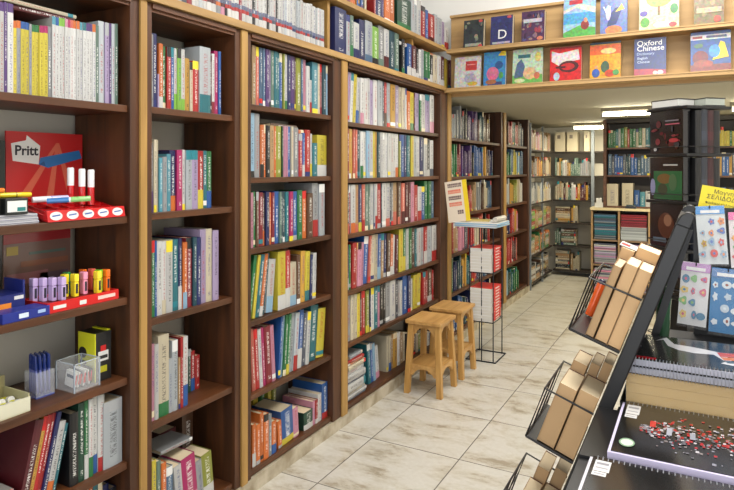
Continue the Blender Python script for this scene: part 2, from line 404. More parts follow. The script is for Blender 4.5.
def add_book(bay, shelf, x, y, z, w, h, d, base, acc, tilt=0, yaw=0):
    SPECS.append(dict(bay=bay, shelf=shelf, x=x, y=y, z=z, w=w, h=h, d=d, base=base, acc=acc, tilt=tilt, yaw=yaw, style=None, seed=random.randrange(10**6)))
def row(bay, shelf, z, zmax, u0, v0, s, start, data, xf=-.028, depth=(.14, .2), recess=.012, zoff=0, ymax=None):
    """data: colour[/accent]x,t tokens: x = right edge, t = top edge, both measured in a blown-up crop of origin u0,v0 and scale s"""
    x = start; t = 0; tilt = 0; items = []; jump = 0
    for tok in data.split():
        if tok[0] == '@': tilt = math.radians(float(tok[1:])); continue
        if tok[0] == '_':
            nx = float(tok[1:]); jump = yu(u0+nx/s, xf)-yu(u0+x/s, xf); x = nx; continue
        i = 0
        while not (tok[i].isdigit() or tok[i] == '-'): i += 1
        nums = tok[i:].split(','); x1 = float(nums[0]); t = float(nums[1]) if len(nums) > 1 else t
        ya, yb = yu(u0+x/s, xf), yu(u0+x1/s, xf); ym = (ya+yb)/2
        if yb-ya > .003:
            h = max(.09, (zv(v0+t/s, xf, ym)-z)/max(.5, math.cos(tilt)))
            items.append([tok[:i], ya, yb-ya, h, tilt, jump])
        jump = 0; x = x1
    y_lo, y_hi = items[0][1], items[-1][1]+items[-1][2]
    if bay in BAYS: y_lo = max(y_lo, BAYS[bay][0]+.002); y_hi = min(y_hi, BAYS[bay][1]-.003)
    lead = items[0][3]*math.tan(-items[0][4]) if items[0][4] < 0 else 0
    tail = 0
    if items[-1][4] > 0 and bay in BAYS: tail = max(0, y_hi+items[-1][3]*math.tan(items[-1][4])-BAYS[bay][1]+.003)
    gaps = [lead]
    for a, b_ in zip(items[:-1], items[1:]):
        gaps.append(max(b_[5], min(a[3], b_[3])*(math.tan(a[4])-math.tan(b_[4])), 0))
    k = (y_hi-y_lo-sum(gaps)-tail)/sum(a[2] for a in items)
    if k < .5: print('TIGHT ROW', bay, shelf, k)
    y = y_lo
    for (cs, ya, wd, h, tilt, jp), g_ in zip(items, gaps):
        y += g_; wd *= k; w_ = wd*math.cos(tilt)*.985
        h = min(h, (zmax-z-zoff-.012)/math.cos(tilt)-w_*abs(math.tan(tilt)))
        top = '^' in cs; cc = cs.replace('^', '/').split('/')
        add_book(bay, shelf, xf-random.uniform(0, recess), y+wd/2, z+zoff, w_, h, min(random.uniform(*depth), .272), cc[0], cc[1] if len(cc) > 1 else None, tilt)
        if top: SPECS[-1]['style'] = 8
        y += wd
def fill(bay, shelf, z, zmax, y0, y1, cols, h=(.17, .25), w=(.016, .034), xf=-.03, depth=(.13, .19), tilt=0):
    """cols cycles along the shelf"""
    cols = cols.split(); y = y0+.003; n = 0
    ws = []
    span = y1-y0-.008
    N_ = max(1, int(span/((w[0]+w[1])/2)))
    for i in range(N_):
        ww = random.uniform(*w); 
        if y+ww > y1-.004: break
        c = cols[min(len(cols)-1, int((y-y0)/span*len(cols)))]
        cc = c.split('/')
        hh = min(random.uniform(*h), zmax-z-.015)
        add_book(bay, shelf, xf-random.uniform(0, .015), y+ww/2, z, ww*.98, hh, random.uniform(*depth), cc[0], cc[1] if len(cc) > 1 else None)
        y += ww
Z = {k: BAYS[k][2] for k in BAYS}
def lim(k, i): return (2.088 if i == 0 else Z[k][i-1]-.026)
# bay A, top shelf
row('A', 0, Z['A'][0], lim('A', 0), 0, 0, 3.767, -60, 'wh^pu-25,-20 pu0,-15 wh^pu18,8 pu30,8 wh^pu52,14 yw^og65,78 gy^og80,78 yw^bl97,82 yw^bl112,85 gy122,90 yw^gn135,93 yw^gn150,95 yw^mg165,97 yw^mg182,98 gy198,100 wh^cy212,62 wh^bl224,66 wh^lm236,68 wh^lm247,70 wh^pk258,72 wh^mg268,74 wh^sa279,76 wh^og290,78 wh^og302,80 wh^cy314,84 wh^tl326,86 wh^pu338,88 wh^pu350,90 wh^og362,92 gg375,95 lg397,80 li412,86 pu422,88 lg434,90 gg447,90', xf=-.035, depth=(.19, .21), recess=.004)
# bay A, lower shelf with leaning books
row('A', 4, Z['A'][4], lim('A', 4), 0, 350, 3.5, 62, '@13 mr100,190 gd120,200 rd140,185 rd158,190 nv176,190 wh/og205,265 tl220,270 @0 bk258,230 dg285,190 gn/wh303,175 wh/gn322,160 wh/bl345,165 wh/rd372,155', xf=-.03, depth=(.17, .19))
add_book('A', 4, -.03, 1.456, Z['A'][4], .078, .235, .25, 'lg', None)
row('A', 5, Z['A'][5], lim('A', 5), 0, 350, 3.5, 270, 'bl300,440 tn330,450 og345,455 tl365,450 tl385,450 nv420,460 nv450,465', xf=-.06)
# bay B
row('B', 0, Z['B'][0], lim('B', 0), 148, 28, 5.444, 20, 'gy30,35 nv55,30 li62,250 og/wh85,85 gn110,100 rd133,103 bl152,105 wh/lm170,110 lm192,110 wh/lm213,115 gd238,165 cr253,185 rd285,180 lg/tl345,105 mr358,150 wh/cm372,140 mg392,125 bl405,128')
row('B', 1, Z['B'][1], lim('B', 1), 148, 132, 5.444, 15, 'gy/pu35,60 cr50,42 cr68,42 cy85,140 gy108,135 cy130,120 nv/og163,100 mg193,98 wh213,97 lg245,100 li278,100 rd/yw308,103 tl330,102 gn/bl357,105')
row('B', 2, Z['B'][2], lim('B', 2), 148, 225, 5.444, 22, 'gn42,85 bl55,88 wh83,90 wh/cr105,90 wh140,85 tl175,80 nv/wh195,75 og/lb218,95 cm250,70 dt270,68 nv293,68 li325,25 cr358,22 li390,30', depth=(.2, .22))
row('B', 3, Z['B'][3], lim('B', 3), 148, 325, 4.9, 18, 'pk35,95 wh55,95 cr/gn108,50 lg125,165 lg152,75 tn162,160 rd175,60 wh/bl202,58', recess=.005)
row('B', 3, Z['B'][3], lim('B', 3), 148, 325, 4.9, 203, 'dg218,120 rd/bl240,130 rd262,150', xf=-.12, depth=(.13, .15))
row('B', 4, Z['B'][4], lim('B', 4), 130, 350, 3.5, 84, 'yw101,390 gg117,390 og135,395 st160,408 @-6 wh188,405 mg/pk240,372 gy/bk262,385 ol/wh300,360', xf=-.03, depth=(.12, .13))
# bay C
row('C', 0, Z['C'][0], lim('C', 0), 248, 32, 5.767, 18, 'cr28,220 tn50,55 tn60,60 sa78,75 st98,75 st112,78 pu133,82 li147,95 gg163,95 tl185,100 tl200,100 bl217,102 ol225,102 wh/gn243,105 nv262,108 pu287,115 bn298,120 ol325,135 st337,150 pk357,155 wh377,200 wh/rd392,280 cy425,175 cr437,170 cm449,170 dt470,190 lb480,190')
row('C', 1, Z['C'][1], lim('C', 1), 248, 105, 6.533, 20, 'lb55,45 gy90,40 og/bk118,130 og135,130 bk162,135 tn190,135 og205,140 ol240,140 dg250,142 pk270,140 pk283,142 bl305,143 cr318,143 gy350,150 pu362,160 rd388,190 bl/wh405,185 rd440,165 wh/yw458,190 tl490,250 yw/wh555,200')
row('C', 2, Z['C'][2], lim('C', 2), 248, 175, 6.533, 15, 'pk40,115 gn58,110 bn75,110 cm103,115 bn/og122,120 nv145,110 og163,115 cm182,115 bl210,108 gg222,110 dt235,110 dt255,108 tl275,110 mg300,108 bl333,108 gn365,100 og395,105 bn430,120 gy/rd470,40 lg505,60')
row('C', 3, Z['C'][3], lim('C', 3), 246, 235, 5.444, 20, '@9 gn38,120 yw54,110 tl76,100 og/wh95,92 dt112,90 @6 wh/lb150,140 @0 _172 yw/wh215,90 rd/wh245,85 cr/lb280,150 bn300,110 @2 gd325,90 yw/tl350,92 nv365,110 wh385,100')
row('C', 4, Z['C'][4], lim('C', 4), 246, 300, 5.444, 28, '@-4 sa48,160 rd70,160 wh88,160 mg105,150 cm140,145 pk160,140 @0 _172 @5 bl185,105 lb198,95 gn215,85 gn/yw232,82 lg255,80 lg/rd278,78 bl/wh305,50 sl325,80 wh345,72 @6 tl388,25 yw430,55')
row('C', 5, Z['C'][5], lim('C', 5), 246, 365, 4.45, 32, 'og/wh48,265 og66,265 og82,215 og104,218 gy118,220 og/bl140,250 ', xf=-.02, depth=(.15, .16), recess=.004)
row('C', 5, Z['C'][5], lim('C', 5), 246, 365, 4.45, 142, '@-4 og160,250 bl/yw215,195 pk240,190 ', xf=-.03, depth=(.17, .2), recess=.006)
row('C', 5, Z['C'][5], lim('C', 5), 246, 365, 4.45, 262, 'dg/wh320,200 pk335,150 rd/wh352,140 wh375,110 bl/rd410,58', xf=-.03, depth=(.19, .21), recess=.006)
# bay D
row('D', 0, Z['D'][0], lim('D', 0), 344, 68, 7.34, 28, '@4 li48,25 wh68,28 yw90,45 wh/bl112,70 @0 _124 wh/pk150,75 wh178,78 wh200,75 li225,88 wh255,90 lg290,92 sl308,100 rd/bn325,105 lg348,108 gd385,120 li412,125 cr432,140 cr455,145 wh465,150 og490,170 yw/gn520,180 mr530,182 li560,185 gn575,195 wh605,195 li635,195 wh/pk665,200')
row('D', 1, Z['D'][1], lim('D', 1), 344, 122, 7.34, 28, 'cm45,40 gd60,45 gd75,48 sa92,50 sa105,55 dt128,60 wh/gn150,70 wh170,72 lb195,60 lg220,62 yw235,55 gd248,55 dt270,58 wh290,68 wh308,70 wh326,72 wh345,72 wh365,74 wh388,78 wh/og410,80 ol425,80 bl445,80 nv465,82 tl480,85 tl495,85 yw515,90 lg540,92 wh565,95 nv590,95 wh615,120 bk/wh635,125 wh/sl660,135')
row('D', 2, Z['D'][2], lim('D', 2), 344, 175, 7.34, 26, 'sl/sa42,45 cm55,48 wh/og88,50 tn/sa112,45 nv/yw135,48 sa/rd158,52 gg180,40 gg200,42 wh225,42 lg235,42 wh/rd250,42 rd280,40 sl288,42 wh315,40 wh/sa345,42 sl360,35 gy375,36 tn/sa400,40 bn/sa420,40 gy430,42 sa/mr455,60 mr475,40 mr495,42 pk520,40 rd548,75 wh/rd575,85 bl600,85 gn622,40 gn645,42 st668,45')
row('D', 3, Z['D'][3], lim('D', 3), 344, 222, 7.0, 25, 'pu/wh45,165 gn58,160 @3 rd90,150 sa105,148 pk130,146 pk148,145 @5 bl180,90 sa195,92 @2 cr220,70 cr245,72 bl/lb270,85 tn292,80 nv310,82 bn335,80 og/wh360,85 wh370,90 mr390,90 @0 _402 yw432,40 gn/yw452,42 wh470,45 gn490,40 bn515,42 tl530,45 wh555,40 lg580,35 rd/wh605,30 lg635,25 wh/rd668,20')
row('D', 4, Z['D'][4], lim('D', 4), 344, 265, 5.76, 25, 'gy45,180 cr62,170 cr80,165 yw98,165 mr110,160 rd130,150 ol/yw150,145 nv158,140 wh178,130 tl200,110 pk210,108 bk228,95 bk245,92 gy270,82 wh300,75 sl320,90 gy330,92 wh345,90 bl370,60 nv388,60 wh400,80 @3 yw425,60 yw445,50 @0 _458 rd475,40 rd490,35 bn/wh515,25 rd525,30')
row('D', 5, Z['D'][5], lim('D', 5), 344, 320, 5.16, 122, '@-5 tl140,125 bl155,120 lb170,120 @-8 wh/pk190,135 @0 _225 cr235,85 cr/bl250,82 tn262,75 gd285,65 wh300,60 tn320,60 cr335,60 bk350,60 gn365,60 tn380,60 mr398,60 cr412,60 ol430,60 dt445,60 gd460,60 wh475,60 nv490,60', xf=-.06)
# pale ledges: a long run of white volumes, then mixed ones
zt = 2.156
y = 1.45; i = 0
while y < 2.80:
    ww = random.uniform(.016, .03)
    c = random.choice(['wh/rd', 'wh/nv', 'wh/rd', 'lg/cm', 'wh/sl', 'wh/rd'] if y > 2.05 else ['wh/rd', 'gy/og', 'wh/nv', 'pk/mr', 'wh/mr', 'sl/rd', 'lg/cm'])
    if abs(y-2.2) < .012 or random.random() < .07: c = random.choice(['cm/rd', 'bk/rd'])
    cc = c.split('/')
    add_book('T1', 0, -.012, y+ww/2, zt, ww*.98, (.235 if y < 2.5 else .215)+random.uniform(-.008, .008), .16, cc[0], cc[1]); SPECS[-1]['style'] = 9; y += ww
row('T1', 0, zt, 2.44, 330, 0, 7, 38, 'nv118,60', xf=-.01, depth=(.25, .26), recess=.001)
row('T1', 0, zt, 2.44, 330, 0, 7, 119, 'lg145,105 gg/gn168,110 wh/nv210,160 nv250,140 lg/st300,150 lm/bk345,190 gy/gg385,170 wh/mr420,205 dt460,215 gg490,210', xf=-.012, recess=.006)
row('T1', 0, zt, 2.44, 390, 0, 5.444, 68, 'bk/gn84,215', xf=-.012, recess=.006)
row('T1', 0, zt, 2.44, 390, 0, 5.444, 97, 'bl/wh120,240 mr/wh145,250 bk/wh160,265 wh175,270 lg188,270 gn210,280 gn222,285 bk/wh238,300 cr260,300 wh280,305 mr/wh300,310 yw318,320 mr330,330 pk350,330', xf=-.012, recess=.006)
zt2 = 2.472
fill('T2', 0, zt2, 2.9, 2.1, yu(355), 'pu tn gd pk og bl', (.2, .24), (.018, .035))
fill('T2', 0, zt2, 2.9, yu(355)+.002, yu(370.5), 'pk/og gd/bl bl/pu', (.22, .25), (.02, .035))
fill('T2', 0, zt2, 2.9, yu(371), yu(375.5), 'cr', (.23, .24), (.025, .03))
row('T2', 0, zt2, 2.9, 330, 0, 5.444, 245, 'rd255,-30 nv290,-30 pu300,-30 og330,-30 og360,-30', xf=-.012)
row('T2', 0, zt2, 2.9, 390, 0, 5.444, 44, 'dg/gn118,-10 lg135,-8 lg150,-5 wh172,0 rd196,35 bl212,55 rd/mr245,80 lg262,80 lg285,100 li300,120 wh/rd322,150', xf=-.012, recess=.004)
# far dark bookcases
EC = ['gn/rd lg gy sl bk pu pu mr dt bn bn st', 'st gn cm pu pu bk bl bl gd bn nv', 'nv bk lg cr rd tn gy bn cr st', 'rd tn pk sl rd cr sa bk rd', 'gn nv dt gd tl rd nv gy st mr', 'nv bl bl dt nv st pu nv bl nv']
for i in range(6):
    fill('E', i, Z['E'][i], lim('E', i), 4.735, 6.03 if i in (0, 1) else 5.98, EC[i], (.19, .29), (.02, .045))
FC = ['mr bn rd dg rd bn sl', 'dg gn st yw lb st', 'cr lg gd ol cr wh', 'pu mr nv rd rd gd pk', 'bn rd rd mr sa', 'gn lb dg tl gn gn']
for i in range(6):
    fill('F', i, Z['F'][i], lim('F', i), 6.355, 7.26 if i < 3 else 7.05, FC[i], (.2, .29), (.02, .045))

ORD = ['first','second','third','fourth','fifth','sixth','seventh','eighth','ninth','tenth','eleventh','twelfth','thirteenth','fourteenth','fifteenth','sixteenth','seventeenth','eighteenth','nineteenth','twentieth']
def ordw(i):
    if i < 20: return ORD[i]
    if i == 29: return 'thirtieth'
    if i == 39: return 'fortieth'
    if i == 49: return 'fiftieth'
    return {2: 'twenty', 3: 'thirty', 4: 'forty', 5: 'fifty', 6: 'sixty'}[(i+1)//10]+'-'+ORD[(i % 10)] if (i+1) % 10 else {60: 'sixtieth', 70: 'seventieth'}.get(i+1, 'last')
SHN = ['top shelf', 'second shelf', 'third shelf', 'fourth shelf', 'fifth shelf', 'bottom shelf']
def shelfname(b, i):
    if b in ('T1', 'T2'): return ''
    if i == len(Z[b])-1: return 'bottom shelf, '
    return SHN[i]+', '
rows = {}
for s in SPECS: rows.setdefault((s['bay'], s['shelf']), []).append(s)
for k, r_ in rows.items():
    r_.sort(key=lambda s: s['y'])
    for i, s in enumerate(r_):
        s['i'] = i; s['l'] = r_[i-1] if i else None; s['r'] = r_[i+1] if i < len(r_)-1 else None
def score(s):
    f_ = fwd(s['x'], s['y']); u = 367+F*((s['x']-CAMX)*CT+s['y']*ST)/f_
    v1 = 168+(1.5-s['z'])*F/f_; v0 = v1-s['h']*F/f_
    vis = max(0, min(490, v1)-max(0, v0))
    if u < -2: vis = 0
    # foreshortened width of the spine
    du = s['w']*F*(CAMX-s['x'])/(f_*f_)
    if s['bay'] == 'D' and s['shelf'] >= 4 and 400 < u < 470: vis *= .4
    return vis*du
for s in SPECS: s['score'] = score(s)
SPECS = [s for s in SPECS if s['score'] > 0]
for k in rows: rows[k] = [s for s in rows[k] if s['score'] > 0]
rank = sorted(SPECS, key=lambda s: -s['score'])
IND = rank[:300]; REST = rank[300:]
def colw(s): return PAL[s['base']][1]
used = set()
def mk_label(s):
    hh = s['h']; sz = 'tall' if hh > .245 else 'short' if hh < .17 else ''
    th = 'thick' if s['w'] > .042 else 'slim' if s['w'] < .014 else ''
    adj = ' '.join(x for x in (th or sz, 'leaning' if abs(s['tilt']) > .05 else '') if x)
    c = colw(s)+((' and '+PAL[s['acc']][1]) if s['acc'] else '')
    place = shelfname(s['bay'], s['shelf'])+NAMES[s['bay']]
    l, r_ = s['l'], s['r']
    if l and r_ and colw(l) == colw(r_): nb = 'between two %s ones' % colw(l)
    elif l and r_: nb = 'between %s and %s' % (colw(l), colw(r_))
    elif r_: nb = 'at left end'
    else: nb = 'at right end'
    a = ('%s %s book %s, %s' % (adj, c, nb, place)).strip()
    if a in used or len(a.split()) > 16:
        a = ('%s %s book, %s from left, %s' % (adj, c, ordw(s['i']), place)).strip()
    if len(a.split()) > 16: a = '%s book, %s from left, %s' % (c, ordw(s['i']), place)
    used.add(a)
    return a
for j, s in enumerate(sorted(IND, key=lambda s: (s['bay'], s['shelf'], s['i']))):
    big = rank.index(s) < 130
    mb = MB(); book_mesh(mb, Matrix(), s['w'], s['h'], s['d'], s['base'], s['acc'], s['seed'], pages=not big, style=s['style'])
    o = mb.build('book', 'book', weld=False)
    o.rotation_euler = (-s['tilt'], 0, 0)
    o.location = (s['x'], s['y'], s['z']+abs(math.sin(s['tilt']))*s['w']/2+.0003)
    if big:
        pb = MB(); book_mesh(pb, Matrix(), s['w'], s['h'], s['d'], s['base'], s['acc'], s['seed'], cover=False); pb.build('pages', 'paper', o)
    tag(o, mk_label(s), 'book', 'books on '+NAMES[s['bay']])
mb = MB()
for s in REST:
    M4 = Matrix.Translation((s['x'], s['y'], s['z']+abs(math.sin(s['tilt']))*s['w']/2+.0003)) @ Matrix.Rotation(-s['tilt'], 4, 'X')
    book_mesh(mb, M4, s['w'], s['h'], s['d'], s['base'], s['acc'], s['seed'], style=s['style'])
# ------------------------------------------------------------------ lying books and loose things on the shelves
def lying(bay, x, y, z, w, h, t_, base, label, yaw=0, acc=None, tiltx=0, group=None, spine=0):
    """book lying flat: h along Y (spine facing the aisle), w deep along X, t_ thick"""
    mb_ = MB(); hx = h/2
    book_mesh(mb_, Matrix.Rotation(PI/2, 4, 'X') @ Matrix.Translation((0, 0, -h/2)), t_, h, w, base, acc, random.randrange(10**6))
    o = mb_.build('book', 'book', weld=False, loc=(x, y, z+t_/2+.0004), rot=(tiltx, 0, yaw))
    return tag(o, label, 'book', group)
b5 = Z['C'][1]
lying('C', -.05, 2.50, b5+.2475, .15, .22, .02, 'bn', 'brown book lying across the upright books, second shelf of third bookcase')
lying('C', -.045, 2.53, b5+.225, .15, .27, .022, 'og', 'orange book lying under the brown one, second shelf of third bookcase')
# lying stack in the wide bookcase, bottom shelf
zz = Z['D'][5]+.0005
stk = [('lb', .016, .26, .00), ('wh', .02, .25, .02), ('cr', .018, .24, -.01), ('wh', .05, .22, .01), ('nv', .012, .24, .02), ('wh', .04, .23, -.02), ('wh', .03, .21, 0), ('cr', .026, .22, .03), ('og', .016, .2, .02), ('rd', .018, .2, -.04), ('lg', .02, .17, .05)]
for i, (c, t_, h_, yw) in enumerate(stk):
    lying('D', -.035+.01*(i % 2), 3.20+yw*.3, zz, .17, h_, t_-.001, c, '%s book lying %s in the stack, bottom shelf of wide bookcase' % (PAL[c][1], ('at the very bottom' if i == 0 else 'on top' if i == len(stk)-1 else ordw(i)+' from the bottom')), yw, group='books stacked flat in the wide bookcase')
    zz += t_
lying('B', -.075, 1.80, .1+.252, .13, .17, .014, 'gy', 'thin grey book lying on leaning books, bottom shelf of second bookcase', tiltx=-.03)
# thick patterned books behind, bottom of second bookcase
for (x, y, w_, h_, c, lb_) in ((-.2, 1.985, .065, .30, 'bn', 'thick brown patterned book standing at back, bottom shelf of second bookcase'), (-.2, 1.87, .09, .27, 'mr', 'thick dark red book standing at back, bottom shelf of second bookcase')):
    mb_ = MB(); book_mesh(mb_, Matrix(), w_, h_, .10, c, 'tn' if c == 'bn' else None, 5, style=4)
    o = mb_.build('book', 'book', weld=False, loc=(x, y, .1005)); tag(o, lb_, 'book')
# back row, bottom of third bookcase
for (y, w_, h_, c, a, n_) in ((2.36, .05, .22, 'mr', None, 'dark red'), (2.42, .045, .23, 'rd', None, 'bright red'), (2.50, .04, .25, 'yw', 'rd', 'yellow and red'), (2.56, .03, .27, 'gn', 'yw', 'green and yellow'), (2.62, .03, .28, 'yw', 'gn', 'tall yellow'), (2.66, .03, .28, 'ol', None, 'olive')):
    mb_ = MB(); book_mesh(mb_, Matrix(), w_, h_, .07, c, a, int(y*100))
    o = mb_.build('book', 'book', weld=False, loc=(-.235, y, .1005)); tag(o, '%s book standing in the back row, bottom shelf of third bookcase' % n_, 'book', 'back row of books in the third bookcase')
# lying on the nearest bookcase's top row
za = Z['A'][0]
o = lying('A', -.05, 1.185, za+.262, .20, .26, .016, 'mr', 'dark red magazine lying on the yellow and white volumes')
o = lying('A', -.045, 1.20, za+.279, .20, .25, .012, 'cr', 'pale magazine lying on top of the dark red one', .05)
# books on the pale ledge lying across
lying('T1', -.02, yu(411), 2.156+.2065, .16, .30, .022, 'wh', 'white book lying on upright books on the pale ledge')
lying('T1', -.02, yu(431), 2.156+.205, .16, .26, .035, 'og', 'orange book lying on upright books on the pale ledge')

# ------------------------------------------------------------------ stationery in the nearest bookcase
PR = 'print'
z1 = Z['A'][1]; z2 = Z['A'][2]; z3 = Z['A'][3]; z4 = Z['A'][4]
# red display card with the glue name
t = thing('display_card', (-.26, 1.350, z1+.0005), 'red advertising card with glue brand lettering behind the glue sticks', 'display card')
cw, ch_ = .29, .30
o = MB().box(0, .006, -cw/2, cw/2, 0, ch_, (.72,.10,.10)).build('card', PR, t)
q = MB(); X = .0064
def yz(poly, col, dx=0): q.face([(X+dx, (a-.5)*cw, b_*ch_) for a, b_ in poly], col)
for a0, a1, b0 in ((.18, .30, .0), (.48, .58, .0), (.82, .93, .0)):
    yz([(a0-.12 if a0 < .4 else a0, .12), (a1-.12 if a0 < .4 else a1, .10), (.67, .88), (.63, .88)], (.80,.38,.28), .0001 if a0 < .4 else .0002 if a0 < .6 else .0003)
q.build('light_rays', PR, t)
q = MB(); yz([(.42,.70), (.95,.80), (.99,.70), (.52,.58), (.40,.62)], (.16,.42,.66), .0004); yz([(.40,.62),(.47,.66),(.49,.60)], (.1,.3,.5), .0007)
q.build('blue_band', PR, t)
q = MB(); yz([(.08,.66), (.40,.62), (.42,.84), (.25,.96), (.24,.90), (.06,.86)], (.88,.88,.86)); q.build('logo_badge', PR, t)
text_mesh('Pritt', .047, (.12,.12,.16), 'lettering', t, Matrix.Translation((X+.0008, (.10-.5)*cw, .73*ch_)) @ Matrix.Rotation(PI/2, 4, 'Z') @ Matrix.Rotation(PI/2, 4, 'X'), bold=.0012)
# red tray with round stickers
t = thing('glue_tray', (-.125, 1.325, z1+.0242), 'red plastic tray with five round white labels on its front edge', 'tray', rot=(0, .2, 0))
MB().prism([(-.11,-.0005),(.112,-.0005),(-.11,-.0455)], 'y', -.125, .16, (.6,.06,.08)).build('stand_wedge', 'gloss', t)
MB().box(-.11, .095, -.13, .165, 0, .018, (.72,.08,.09)).build('base', 'gloss', t, bevel=.002)
q = MB(); q.hexa([(.095,-.13,0),(.118,-.13,0),(.118,.165,0),(.095,.165,0),(.095,-.13,.034),(.104,-.13,.034),(.104,.165,.034),(.095,.165,.034)], (.76,.07,.09))
for k in range(4): q.box(-.10+.05*k, -.095+.05*k, -.12, .155, .018, .026, (.66,.06,.08))
for k in range(6): q.box(-.10, .09, -.12+.053*k, -.116+.053*k, .018, .026, (.66,.06,.08))
q.build('compartments', 'gloss', t)
for k in range(5):
    q = MB(); cy = -.10+.0585*k
    q.face([(.1188-.4118*(.0175+.013*math.sin(a)) , cy+.022*math.cos(a), .0175+.013*math.sin(a)) for a in [2*PI*i/18 for i in range(18)]], 'wh')
    q.face([(.1193-.4118*(.0175+.026*(s_-.5)), cy+c_, .0175+.026*(s_-.5)) for c_, s_ in ((-.014,.42),(.014,.52),(.014,.68),(-.014,.58))], (.15,.3,.6))
    q.build('round_label', PR, t)
def stick(name, loc, rot, r, L, cols, label, cat, group=None):
    t_ = thing(name, loc, label, cat, group, rot)
    MB().lathe([(0,0),(r,0),(r,L*.5)], cols[0], 14).build('barrel', 'gloss', t_, smooth=True)
    MB().lathe([(r*1.001,L*.5),(r*1.001,L*.54)], cols[1], 14).lathe([(r*1.0,L*.54),(r,L*.97),(r*.8,L),(0,L)], cols[2], 14).build('cap', 'gloss', t_, smooth=True)
    return t_
for k, (yy, xx) in enumerate(((1.355, -.125), (1.385, -.105), (1.41, -.09))):
    stick('glue_stick', (xx, yy, z1+.0505-.2*(xx+.125)), (0, 0, 0), .0115, .125, [(.76,.10,.12), (.9,.9,.9), (.88,.88,.88)], 'white and red glue stick standing in red tray, %s' % ('leftmost', 'middle one', 'rightmost')[k], 'glue stick', 'glue sticks standing in the red tray')
stick('marker_pen', (-.06, 1.225, z1+.066), (0, PI/2-.05, math.radians(50)), .009, .13, [(.2,.45,.7), (.9,.9,.9), (.55,.75,.45)], 'blue and green glue pen lying slanted on red tray', 'pen')
stick('marker_pen', (-.10, 1.20, z1+.070), (0, PI/2-.03, math.radians(70)), .010, .11, [(.85,.85,.88), (.6,.6,.85), (.75,.72,.85)], 'white and lilac pen lying on red tray', 'pen')
# grey boxes stack at left
zq = z1+.0004
for k in range(3):
    MBq = MB().box(-.10, .10, -.11, .11, 0, .0095, (.70,.70,.72)).box(-.101, .101, -.1105, .1105, .003, .006, (.5,.5,.55)); o = MBq.build('flat_box', PR, loc=(-.125-.004*k, 1.065, zq), bevel=.001)
    tag(o, '%s flat grey carton under the marker boxes' % ('bottom', 'middle', 'top')[k], 'box', 'flat grey cartons on the second shelf'); zq += .0105
for k, (yy, c) in enumerate(((1.02, (.15,.45,.2)), (1.105, (.15,.45,.2)))):
    t = thing('marker_box', (-.075, yy, zq), '%s small dark box with white label and coloured pens on top' % ('left', 'right')[k], 'box')
    MB().box(-.05, .05, -.035, .035, 0, .05, (.13,.14,.14)).build('body', PR, t, bevel=.002)
    MB().box(.0502, .051, -.03, .03, .008, .042, 'wh').box(.0512, .0514, 0, .026, .010, .022, (.1,.45,.45)).build('label', PR, t)
for k, (yy, zz_, c) in enumerate(((1.00, .0, (.1,.5,.25)), (1.04, .0, (.15,.5,.3)), (1.08, 0, (.85,.75,.15)), (1.115, 0, (.85,.75,.1)), (1.02, .016, (.85,.45,.1)))):
    stick('marker_pen', (-.12+.015*k, yy-.035, zq+.0585+zz_), (0, PI/2, math.radians(88-4*k)), .008, .09, [c, shade(c, .6), c], '%s marker pen lying on the small dark boxes, %s' % (('green', 'green', 'yellow', 'yellow', 'orange')[k], ('leftmost', 'second', 'third', 'rightmost', 'topmost')[k]), 'pen', 'markers on the small boxes')
# dark picture frame
t = thing('framed_panel', (-.24, 1.02, z1+.0005), 'dark framed panel standing at back beside red card', 'frame')
MB().box(-.008, .008, -.17, .17, 0, .02, (.1,.13,.11)).box(-.008, .008, -.17, .17, .24, .265, (.1,.13,.11)).box(-.008, .008, -.17, -.145, .02, .24, (.1,.13,.11)).box(-.008, .008, .145, .17, .02, .24, (.1,.13,.11)).build('frame', PR, t)
MB().box(-.006, .0, -.145, .145, .02, .24, (.1,.13,.11)).box(.0, .001, -.1, .12, .085, .2, (.55,.55,.50)).build('panel', PR, t)
# third shelf: highlighters
t = thing('display_card', (-.28, 1.32, z2+.0005), 'faded clear-wrapped picture card standing behind the highlighters', 'display card')
q = MB().box(-.004, .004, -.11, .14, 0, .245, (.48,.36,.32))
for (a, b_, c, d, col) in ((-.11,.14,.205,.245,(.62,.12,.14)), (-.1,-.06,.165,.195,(.7,.6,.2)), (-.02,.12,.16,.17,(.35,.42,.38)), (-.05,.13,.12,.14,(.55,.36,.28)), (-.1,.05,.06,.1,(.6,.4,.4)), (.02,.13,.03,.09,(.4,.32,.36))):
    q.box(.004, .0052, a, b_, c, d, col)
q.build('card', 'gloss', t)
t = thing('highlighter_tray', (-.09, 1.335, z2+.0006), 'red cardboard tray holding lilac, yellow, pink and orange highlighters', 'tray')
q = MB()
q.box(-.07, .07, -.135, .135, 0, .003, 'rd').box(.066, .07, -.135, .135, .003, .034, (.78,.08,.08)).box(-.07, -.066, -.135, .135, .003, .034, 'rd').box(-.066, .066, -.135, -.131, .003, .034, 'rd').box(-.066, .066, .131, .135, .003, .034, 'rd').box(-.066,.066,-.131,.131,.022,.026,(.45,.05,.05))
q.build('tray', PR, t)
MB().box(.0702, .071, -.115, -.07, .011, .022, 'wh').box(.0702, .071, -.02, .005, .008, .022, 'wh').box(.0702, .071, .05, .12, .012, .024, (.9,.75,.72)).build('printed_label', PR, t)
hl = [(-.118,-.03,'li'), (-.098,-.01,'li'), (-.078,.01,'li'), (-.058,.03,'li'), (-.02,-.01,'yw'), (.0,.015,'yw'), (.012,-.045,'gn'), (.042,.005,'pk'), (.075,.035,'yw'), (.097,.012,'lm'), (.116,.028,'og'), (.100,-.03,'sa'), (.075,-.045,'og')]
hn = {'li': 'lilac', 'yw': 'yellow', 'gn': 'green', 'pk': 'pink', 'lm': 'lime', 'og': 'orange', 'sa': 'salmon'}
